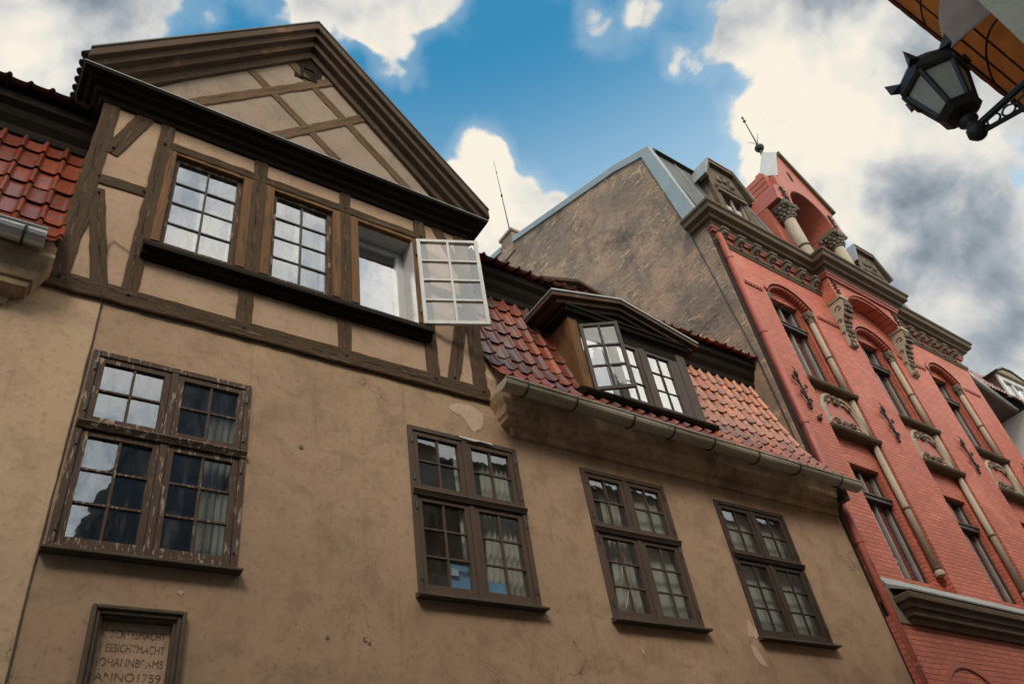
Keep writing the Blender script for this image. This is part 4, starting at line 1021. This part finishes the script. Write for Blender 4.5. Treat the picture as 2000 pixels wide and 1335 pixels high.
# ---- mansard roof and its two dormers
mr = MB(); mr.prism([(.0, 13.62), (.55, 16.45), (1.6, 16.95), (5.7, 18.3), (5.7, 13.62)], 'x', .075, 9.45)
mo_ = mr.build('mansard_roof', 'slate', B)
for x in (.75, 3.0, 3.35, 6.4, 6.7, 9.0, 9.25): MB().prism([(-.02, 13.66), (.53, 16.47), (.56, 16.45), (.01, 13.62)], 'x', x-.012, x+.012).build('roof_seam', 'metal', mo_)
MB().prism(band([(.02, 13.55), (.57, 16.50), (1.62, 17.0)], [.12, .12, .12], 0, 0), 'x', 9.40, 9.50).build('verge', 'metal', mo_)
MB().prism([(.45, 16.42), (.50, 16.56), (.62, 16.60), (.70, 16.5)], 'x', .1, 9.45).build('curb', 'slate', mo_)
def dormer(c):
    fy = .14; m = MB()
    fr_ = [(c-.62, 13.64), (c-.62, 15.78), (c-.40, 16.38), (c+.40, 16.38), (c+.62, 15.78), (c+.62, 13.64)]
    ww = .40
    m.prism([fr_[0], fr_[1], fr_[2], fr_[3], fr_[4], fr_[5], (c+ww, 13.64), (c+ww, 15.35), (c-ww, 15.35), (c-ww, 13.64)], 'y', fy, fy+.10)
    o = m.build('dormer', 'brown', B, bevel=.006)
    for sx in (-1, 1): MB().box(c+sx*.5825-.0325, c+sx*.5825+.0325, fy+.105, 1.4, 13.64, 15.82).build('cheek', 'dormerwall', o)
    MB().prism([(c-.86, 15.70), (c-.46, 16.50), (c+.46, 16.50), (c+.86, 15.70), (c+.80, 15.64), (c+.43, 16.38), (c-.43, 16.38), (c-.80, 15.64)], 'y', fy-.10, fy+.14).build('hood_moulding', 'brown', o, bevel=.006)
    MB().prism([(c-.88, 15.70), (c-.47, 16.53), (c+.47, 16.53), (c+.88, 15.70), (c+.855, 15.695), (c+.455, 16.505), (c-.455, 16.505), (c-.855, 15.695)], 'y', fy-.12, 1.5).build('dormer_roof', 'metal', o)
    s = MB()
    s.tube([(c+.30*math.cos(a), fy-.01, 15.86+.25*math.sin(a)) for a in [k*math.pi/10 for k in range(11)]], .03, 6)
    for a in (-.22, 0, .22): s.ball((c+a, fy-.02, 15.88+.10*(1-abs(a)*3)), .09, 7, (1, .5, 1.2))
    s.tube([(c-.52, fy-.02, 15.55), (c, fy-.03, 15.60), (c+.52, fy-.02, 15.55)], .04, 6)
    s.box(c-.50, c+.50, fy-.06, fy+.01, 15.37, 15.46)
    s.build('carving', 'stone', o)
    w = MB()
    for x in (c-ww, c-.03, c+ww-.05): w.box(x, x+.05, fy+.04, fy+.08, 13.66, 15.34)
    w.build('sash', 'winwhite', o); gl = MB(); gl.add([(c-ww,fy+.07,13.65),(c+ww,fy+.07,13.65),(c+ww,fy+.07,15.34),(c-ww,fy+.07,15.34)], [(0,1,2,3)]); gl.build('glass', 'g_red', o, recalc=False)
    MB().box(c-.5, c+.5, fy+.3, fy+.32, 13.65, 15.5).build('room', 'room', o)
    return o
dormer(1.90)['label'] = 'carved mansard dormer beside the fire wall'; dormer(7.88)['label'] = 'carved mansard dormer right of the street gable'

# ================================================================== NEIGHBOUR HOUSE, far right
N = thing('white_house', (24, 3, 0), 'white rendered house with a tiled roof and brown eaves beyond the brick house', 'house')
MB().box(20.7, 23.8, 1.6, 8, 0, 12.58).box(23.82, 32, -2.4, 8, 0, 12.58).build('wall', 'whitewall', N)
MB().prism([(20.62, .42), (23.4, .80), (23.85, .80), (23.85, 1.9), (20.62, 1.9)], 'z', 12.585, 12.70).build('eaves', 'soffit', N)
gt = MB(); gt.tube([(20.62, .40, 12.72), (23.9, .82, 12.72)], .055, 10); gt.build('gutter', 'zinc', N)
MB().prism([(.78, 12.705), (1.35, 14.15), (7, 14.6), (7, 12.705)], 'x', 20.65, 32).build('roof_boarding', 'room', N)
tiles([(.52, 12.74), (1.22, 14.3)], 20.65, 25, .16, .22, lambda x, j, r: vary((.36, .20, .19), r, .22), seed=14).build('tile_roof', 'tile', N, smooth=True, recalc=False)
MB().prism([(.50, 12.72), (.50, 13.45), (1.6, 13.45), (1.6, 12.72)], 'x', 22.85, 22.90).build('dormer_cheek', 'soffit', N)
dfr = MB(); dfr.box(22.85, 23.02, .44, .52, 12.70, 13.46).box(24.2, 24.4, .44, .52, 12.70, 13.46).box(23.02, 24.2, .44, .52, 13.30, 13.46).box(23.56, 23.64, .46, .52, 12.70, 13.30)
ndo = dfr.build('dormer_window', 'whitepaint', N, bevel=.01)
gl = MB(); gl.add([(23.02,.5,12.7),(24.2,.5,12.7),(24.2,.5,13.3),(23.02,.5,13.3)], [(0,1,2,3)]); gl.build('glass', 'g_mid', ndo, recalc=False)
MB().box(22.92, 24.3, .7, .74, 12.7, 13.44).build('room', 'room', ndo)
MB().prism([(22.78, 13.47), (23.25, 13.66), (23.75, 13.70), (24.5, 13.47)], 'y', .36, 1.8).build('dormer_pediment', 'dormerwall', N, bevel=.01)
MB().prism([(22.74, 13.475), (23.24, 13.69), (23.76, 13.73), (24.55, 13.475), (24.6, 13.50), (23.77, 13.77), (23.23, 13.73), (22.70, 13.50)], 'y', .32, 1.9).build('dormer_roof', 'slate', N)

# ================================================================== OPPOSITE SIDE OF THE STREET
O = thing('awning_house', (9, -7.6, 0), 'pale rendered house across the street with orange dome awnings, at the frame corner', 'house')
ow = MB(); ow.wall(4.02, 30, 0, 10.6, -9.2, -5.92, [(7+3.2*i, 8.1+3.2*i, z, z+1.7) for i in range(6) for z in (1.2, 4.6, 8.0)]); ow.build('wall', 'oppwall', O)
MB().prism([(-9.3, 10.6), (-7.5, 11.8), (-5.7, 10.6)], 'x', 3.9, 30).build('roof', 'slate', O)
def awning(x0, x1, zt, d, h, label):
    """window awning: canvas quarter dome on bows, closed by near-white end panels, wavy valance"""
    m = MB(); n = 9; yw = -5.915; nx = 14
    for side in (0,):
        for i in range(nx+1):
            for k in range(n+1):
                a = math.pi/2*k/n; m.v.append((x0+(x1-x0)*i/nx, yw+(d-side)*math.sin(a)*(1-.10*math.sin(2*a)), zt-h+(h-side)*math.cos(a)))
    q = n+1; S = (nx+1)*q
    for i in range(nx):
        for k in range(n): a = i*q+k; m.f.append((a, a+1, a+q+1, a+q))
    aw_ = m.build('awning', 'awning', O, smooth=True, recalc=True, label=label)
    for x in (x0-.006, x1+.006):
        e = MB()
        pts = [(yw, zt-h-.02)] + [(yw+d*math.sin(math.pi/2*k/8)*(1-.10*math.sin(math.pi*k/8)), zt-h+h*math.cos(math.pi/2*k/8)) for k in range(9)]
        e.prism(pts, 'x', x-.004, x+.004); e.build('end_panel', 'awnwhite', aw_)
    v = MB(); L = [(x0, yw+.02), (x0, yw+d), (x1, yw+d), (x1, yw+.02)]; pts = []
    L = L[1:3]
    for (a, b) in zip(L[:-1], L[1:]):
        k = max(4, int(math.dist(a, b)/.045))
        for i in range(k): pts.append((a[0]+(b[0]-a[0])*i/k, a[1]+(b[1]-a[1])*i/k))
    pts.append(L[-1]); o = len(v.v)
    for i, p in enumerate(pts):
        dz = -.10-.035*abs(math.sin(i*math.pi/5))
        for s_ in (0, .006): v.v += [(p[0], p[1]-s_, zt-h+.012), (p[0], p[1]-s_, zt-h+dz)]
    for i in range(len(pts)-1):
        a = i*4; v.f += [(a, a+4, a+5, a+1), (a+2, a+3, a+7, a+6), (a+1, a+5, a+7, a+3)]
    v.build('valance', 'valance', aw_)
    r = MB()
    r.tube([(x0, yw+.02, zt-h), (x0, yw+d-.02, zt-h), (x1, yw+d-.02, zt-h), (x1, yw+.02, zt-h)], .010, 6)
    for f_ in (.28, .72):
        x = x0+(x1-x0)*f_
        r.tube([(x, yw+(d-.02)*math.sin(math.pi/2*k/8)*(1-.10*math.sin(math.pi*k/8)), zt-h+(h-.02)*math.cos(math.pi/2*k/8)) for k in range(9)], .008, 6)
    for a in (35, 62):
        a = R(a); yy = yw+(d-.025)*math.sin(a)*(1-.10*math.sin(2*a)); zz = zt-h+(h-.025)*math.cos(a)
        r.tube([(x0, yy, zz), (x1, yy, zz)], .008, 6)
    r.build('awning_frame', 'iron', aw_)
awning(5.05, 7.3, 7.12, .36, .52, 'orange awning behind the street lantern')
awning(5.05, 7.0, 9.05, .50, .62, 'orange awning at the top edge of the view')
awning(5.25, 7.3, 5.62, .42, .50, 'pale ended awning below the lantern bracket')
# gabled house behind the viewer, mirrored in the lower windows
G = thing('gabled_town_house', (4, -12, 0), 'tall dark gabled house behind the viewer, seen only mirrored in the old panes', 'house')
MB().prism([(1.5, 0), (1.5, 9.2), (3.9, 15.2), (6.4, 9.2), (6.4, 0)], 'y', -15, -9.6).build('wall', 'oppdark', G)
MB().prism([(-18, 0), (-18, 12.8), (-8, 14.6), (.9, 12.8), (.9, 0)], 'y', -15, -9.5).build('added_shade_wing', 'oppdark', G)  # unseen block added behind the viewer to darken the lower tan front
MB().prism([(1.2, 8.9), (3.9, 15.7), (6.7, 8.9), (6.5, 8.9), (3.9, 15.25), (1.4, 8.9)], 'y', -15.2, -9.4).build('roof', 'slate', G)

# street lantern
LX, LY, LZ = 5.02, -5.36, 5.98
La = thing('street_lantern', (LX, -5.9, LZ), 'black six-sided street lantern on a scrolled wall bracket', 'street lamp')
def hexr(r, z, rot=0): return [(LX+r*math.cos(R(60*k+rot)), LY+r*math.sin(R(60*k+rot)), z) for k in range(6)]
rot = 3; rt, rb, zb, zt_ = .222, .128, LZ+.09, LZ+.435
top, bot = hexr(rt, zt_, rot), hexr(rb, zb, rot)
body = MB()
for k in range(6):
    body.tube([bot[k], top[k]], .020, 6); body.tube([top[k], top[(k+1) % 6]], .030, 6); body.tube([bot[k], bot[(k+1) % 6]], .020, 6)
b2 = hexr(rt+.02, zt_+.02, rot); b3 = hexr(rt+.02, zt_+.09, rot); b4 = hexr(.10, zt_+.26, rot)
body.add(b2+b3+b4, [(k, (k+1) % 6, 6+(k+1) % 6, 6+k) for k in range(6)] + [(6+k, 6+(k+1) % 6, 12+(k+1) % 6, 12+k) for k in range(6)] + [tuple(range(12, 18)), tuple(range(6))[::-1]])
for k in range(6):
    a = Vector(b3[k]); c_ = Vector((LX, LY, a.z)); out = (a-c_).normalized(); sd = Vector((-out.y, out.x, 0))
    p = [a-sd*.05-out*.03, a+sd*.05-out*.03, a+out*.055+Vector((0,0,-.02)), a+Vector((0,0,.02))+out*.02, a+out*.055+Vector((0,0,.095))]
    body.add(p, [(0,1,3), (0,3,2), (1,2,3), (0,2,1), (0,4,3), (3,4,1), (0,1,4), (2,4,0), (1,4,2)])
lo = body.build('lantern_frame', 'iron', La)
gp = MB()
for k in range(6):
    a, b, c_, d = [Vector(p) for p in (bot[k], bot[(k+1) % 6], top[(k+1) % 6], top[k])]
    ctr = Vector((LX, LY, 0))
    gp.add([tuple(p) for p in (a, b, c_, d)], [(0, 1, 2, 3)])
gp.build('glass', 'g_lamp', La)
s1, s2, s3 = hexr(rb+.035, zb-.005, rot), hexr(rb-.01, zb-.06, rot), hexr(.07, zb-.075, rot)
MB().add(s1+s2+s3, [tuple(range(6))] + [(k, (k+1) % 6, 6+(k+1) % 6, 6+k) for k in range(6)] + [(6+k, 6+(k+1) % 6, 12+(k+1) % 6, 12+k) for k in range(6)] + [tuple(range(12, 18))[::-1]]).build('lantern_base', 'iron', La)
st = MB().lathe([(.02, -.24), (.045, -.22), (.07, -.18), (.06, -.13), (.035, -.11), (.04, -.08), (.07, -.05), (.05, -.02), (.03, .0), (.03, .06)], (LX, LY, LZ), 12)
st.build('stem', 'iron', La, smooth=True)
br = MB(); z = LZ-.13
br.tube([(LX, LY-.03, z), (LX, -5.93, z+.02)], .026, 8).tube([(LX, LY-.03, z-.07), (LX, -5.7, z-.16), (LX, -5.93, z-.30)], .018, 6)
for k in range(5):
    y = LY-.12-.10*k; br.tube([(LX, y+.045*math.cos(a), z-.05-.022*k+.04*math.sin(a)) for a in [t*math.pi/5 for t in range(11)]], .008, 5)
br.box(LX-.06, LX+.06, -5.94, -5.915, z-.36, z+.10)
br.build('bracket', 'iron', La)

# ================================================================== GROUND, SKY, LIGHT, CAMERA
gr = MB(); gr.add([(-400,-400,-.02),(400,-400,-.02),(400,400,-.02),(-400,400,-.02)], [(0,1,2,3)]); o = gr.build('ground', 'cobble'); o['kind'] = 'structure'
o = MB().box(-40, 40, -1.6, 0, -.015, .12).build('pavement', 'cobble'); o['kind'] = 'structure'

wd = bpy.data.worlds.new('World'); sc.world = wd; wd.use_nodes = True; nt = wd.node_tree
for n in list(nt.nodes): nt.nodes.remove(n)
tc = nd(nt, 'ShaderNodeTexCoord'); dirv = nd(nt, 'ShaderNodeVectorMath', {0: tc.outputs['Generated']}, operation='NORMALIZE').outputs[0]
SUN_EL, SUN_AZ = R(43), R(215)      # from the street side, left of the viewer's back
sky = nd(nt, 'ShaderNodeTexSky', sky_type='NISHITA', sun_disc=False, sun_elevation=SUN_EL, sun_rotation=SUN_AZ, air_density=1.0, dust_density=.6, ozone_density=2.0)
def vadd(a, b): return nd(nt, 'ShaderNodeVectorMath', {0: a, 1: b}, operation='ADD').outputs[0]
def summ(v, lst):
    t = None
    for d, deg, w in lst:
        dp = nd(nt, 'ShaderNodeVectorMath', {0: v, 1: Vector(d).normalized()}, operation='DOT_PRODUCT').outputs['Value']
        b = math_(nt, 'MULTIPLY', maprange(nt, dp, math.cos(R(deg)), 1.0), w); t = b if t is None else math_(nt, 'ADD', t, b)
    return t
CL = [((-0.095, 0.559, 0.824), 7.2, 0.5), ((-0.055, 0.585, 0.809), 5.7, 0.4), ((-0.111, 0.624, 0.774), 7.0, 0.4), ((-0.008, 0.503, 0.864), 3.2, 0.42), ((0.132, 0.434, 0.891), 3.5, 0.4), ((0.182, 0.408, 0.895), 4.3, 0.44), ((0.233, 0.382, 0.894), 4.0, 0.44), ((0.275, 0.349, 0.896), 3.0, 0.4), ((0.061, 0.458, 0.887), 3.4, 0.25), ((0.269, 0.438, 0.858), 2.6, 0.255), ((0.250, 0.439, 0.863), 1.4, 0.1), ((0.293, 0.438, 0.850), 1.6, 0.12), ((0.385, 0.461, 0.800), 3.4, 0.5), ((0.405, 0.459, 0.790), 2.2, 0.2), ((0.416, 0.510, 0.753), 5.1, 0.5), ((0.467, 0.471, 0.748), 4.0, 0.45), ((0.460, 0.515, 0.723), 5.5, 0.4), ((0.500, 0.442, 0.745), 1.8, 0.28), ((0.456, 0.246, 0.855), 3.6, 0.19), ((0.472, 0.228, 0.852), 2.0, 0.2), ((0.436, 0.279, 0.856), 2.0, 0.2), ((0.535, 0.245, 0.808), 2.3, 0.27), ((0.558, 0.235, 0.796), 1.6, 0.2), ((0.537, 0.269, 0.800), 1.3, 0.2), ((0.588, 0.163, 0.792), 4.3, 0.46), ((0.631, 0.123, 0.766), 4.9, 0.5), ((0.576, 0.199, 0.793), 2.6, 0.3), ((0.643, 0.225, 0.732), 4.4, 0.52), ((0.680, 0.175, 0.712), 6.4, 0.5), ((0.679, 0.245, 0.692), 4.7, 0.45), ((0.608, 0.248, 0.754), 2.3, 0.3), ((0.692, 0.099, 0.715), 6.0, 0.5), ((0.755, 0.159, 0.636), 7.0, 0.5), ((0.812, 0.176, 0.557), 7.1, 0.5), ((0.781, 0.245, 0.575), 5.7, 0.45), ((0.859, 0.232, 0.457), 6.5, 0.45), ((0.829, 0.252, 0.499), 5.4, 0.4), ((0.738, 0.034, 0.674), 6.1, 0.4), ((-0.030, 0.542, 0.840), 1.1, -0.45), ((0.036, 0.494, 0.869), 1.8, -0.12), ((0.449, 0.359, 0.818), 10.3, -0.3), ((0.535, 0.332, 0.777), 5.5, -0.3), ((0.248, 0.471, 0.846), 3.8, -0.25), ((0.193, 0.462, 0.866), 3.0, -0.11), ((0.376, 0.326, 0.867), 4.4, -0.3), ((0.571, 0.302, 0.763), 3.0, -0.25), ((0.502, 0.266, 0.823), 2.0, -0.1), ((0.528, 0.379, 0.760), 3.9, -0.25), ((0.327, 0.427, 0.843), 4.2, -0.25)]
def density(v, det):
    wn = nd(nt, 'ShaderNodeTexNoise', {'Vector': v, 'Scale': 5.0, 'Detail': 1.0, 'Roughness': .5})
    w = vadd(v, nd(nt, 'ShaderNodeVectorMath', {0: vadd(wn.outputs[1], (-.5, -.5, -.5)), 'Scale': .05}, operation='SCALE').outputs[0])
    f1 = noise_(nt, w, 6.5, det, .58)
    d = math_(nt, 'MULTIPLY', math_(nt, 'SUBTRACT', f1, .5), 1.9)
    for sc_, am in ((9.0, .42), (19.0, .26), (40.0, .15)):           # billows: rounded heads with creases between
        n_ = noise_(nt, w, sc_, 0, .5)
        d = math_(nt, 'ADD', d, math_(nt, 'MULTIPLY', math_(nt, 'SUBTRACT', math_(nt, 'ABSOLUTE', math_(nt, 'MULTIPLY_ADD', n_, 2.0, -1.0)), .20), am))
    return d, f1
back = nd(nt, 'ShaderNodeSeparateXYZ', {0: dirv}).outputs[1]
d0, f0 = density(dirv, 7)
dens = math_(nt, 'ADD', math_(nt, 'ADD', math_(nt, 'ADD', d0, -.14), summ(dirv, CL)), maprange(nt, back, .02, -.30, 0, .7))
# the same field a little nearer the light: where it is thinner, the cloud is lit
d1, f1_ = density(nd(nt, 'ShaderNodeVectorMath', {0: vadd(dirv, Vector((-.010, -.004, .020)))}, operation='NORMALIZE').outputs[0], 5)
relief = math_(nt, 'SUBTRACT', d0, d1)
mask = maprange(nt, dens, .04, .24)
BR = [((0.794, 0.177, 0.581), 8.4, -0.11), ((0.846, 0.172, 0.505), 6.1, -0.1), ((-0.081, 0.576, 0.813), 5.5, -0.07), ((-0.095, 0.559, 0.824), 6.0, 0.22), ((-0.055, 0.585, 0.809), 5.7, 0.22), ((0.456, 0.246, 0.855), 4.0, 0.32), ((-0.130, 0.587, 0.799), 5.2, 0.1), ((0.781, 0.125, 0.612), 3.9, 0.06), ((0.643, 0.225, 0.732), 5.3, 0.3), ((0.654, 0.138, 0.744), 4.4, 0.22), ((0.703, 0.201, 0.683), 4.5, 0.24), ((0.597, 0.193, 0.779), 2.8, 0.15), ((0.390, 0.457, 0.799), 3.2, 0.3), ((0.423, 0.494, 0.760), 5.4, 0.32), ((-0.098, 0.551, 0.829), 3.2, 0.2), ((-0.079, 0.584, 0.808), 2.7, 0.15), ((0.152, 0.423, 0.893), 8.2, 0.2), ((0.246, 0.383, 0.890), 5.1, 0.1), ((0.758, 0.249, 0.603), 3.6, 0.22), ((0.821, 0.235, 0.520), 3.6, 0.22), ((0.731, 0.257, 0.632), 3.1, 0.2), ((0.535, 0.245, 0.808), 2.6, 0.2), ((0.788, 0.173, 0.591), 4.6, -0.19), ((0.731, 0.055, 0.681), 5.6, -0.16), ((0.611, 0.112, 0.784), 2.7, -0.2), ((0.852, 0.209, 0.479), 3.1, -0.12), ((0.752, 0.194, 0.630), 2.6, -0.1), ((0.470, 0.492, 0.733), 3.3, -0.08), ((-0.035, 0.588, 0.808), 3.4, -0.06)]
sh = noise_(nt, dirv, 5.2, 6, .56, .5)
lum = math_(nt, 'ADD', math_(nt, 'MULTIPLY', relief, .62), math_(nt, 'MULTIPLY', math_(nt, 'SUBTRACT', sh, .5), 1.9))
lum = math_(nt, 'ADD', lum, maprange(nt, dens, .10, .50, .16, 0))
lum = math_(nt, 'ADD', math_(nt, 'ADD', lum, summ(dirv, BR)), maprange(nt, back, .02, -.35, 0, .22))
cl = nd(nt, 'ShaderNodeValToRGB', {'Fac': math_(nt, 'ADD', lum, .52)})
e = cl.color_ramp.elements
e[0].position = .10; e[0].color = (.235, .285, .335, 1); e[1].position = 1.0; e[1].color = (1.0, .92, .78, 1)
for p, c_ in ((.34, (.41, .455, .495, 1)), (.54, (.63, .64, .635, 1)), (.76, (.85, .82, .75, 1))):
    x = e.new(p); x.color = c_
STR = .10
cloudc = mixc(nt, 1.0, cl.outputs[0], (1/STR*.87,)*3, 'MULTIPLY')
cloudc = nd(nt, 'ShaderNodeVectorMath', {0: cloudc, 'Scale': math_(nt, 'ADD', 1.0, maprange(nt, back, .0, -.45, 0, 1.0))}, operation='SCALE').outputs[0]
skyc = mixc(nt, 1.0, sky.outputs[0], (.62, 2.15, 2.13), 'MULTIPLY')
elev = nd(nt, 'ShaderNodeSeparateXYZ', {0: dirv}).outputs[2]
skyc = mixc(nt, math_(nt, 'MULTIPLY', maprange(nt, elev, .87, .70), .62), skyc, (.50/STR, .66/STR, .78/STR))
veil = maprange(nt, math_(nt, 'ADD', math_(nt, 'MULTIPLY', dens, .8), math_(nt, 'MULTIPLY', math_(nt, 'SUBTRACT', f0, .5), .6)), -.36, .12, 0, .24)
skyc = mixc(nt, veil, skyc, (.66/STR, .73/STR, .78/STR))
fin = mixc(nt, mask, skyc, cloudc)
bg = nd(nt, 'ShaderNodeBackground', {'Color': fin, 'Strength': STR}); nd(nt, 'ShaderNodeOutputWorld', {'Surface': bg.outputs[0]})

sl = bpy.data.lights.new('sun', 'SUN'); sl.energy = 1.5; sl.angle = R(16); sl.color = (1, .93, .82)
so = bpy.data.objects.new('sun', sl); col.objects.link(so)
# Nishita: rotation measured from +Y towards +X
sd = Vector((math.sin(SUN_AZ)*math.cos(SUN_EL), math.cos(SUN_AZ)*math.cos(SUN_EL), math.sin(SUN_EL)))
so.rotation_euler = sd.to_track_quat('Z', 'Y').to_euler()

cam = bpy.data.cameras.new('camera'); cam.lens = 28.0; cam.sensor_width = 36; cam.clip_end = 2000; cam.clip_start = .05
co = bpy.data.objects.new('camera', cam); col.objects.link(co)
cx_ = Vector((.82825, -.54225, -.14130)); cy_ = -Vector((.26204, .59769, -.75770)); cz_ = -Vector((.49532, .59054, .63712))
co.matrix_world = Matrix(((cx_.x, cy_.x, cz_.x, 0), (cx_.y, cy_.y, cz_.y, -6), (cx_.z, cy_.z, cz_.z, 1.65), (0, 0, 0, 1)))
sc.camera = co
sc.view_settings.view_transform = 'Standard'; sc.view_settings.look = 'None'; sc.view_settings.exposure = .15; sc.view_settings.gamma = 1
try: sc.cycles.max_bounces = 8; sc.cycles.transparent_max_bounces = 12
except Exception: pass
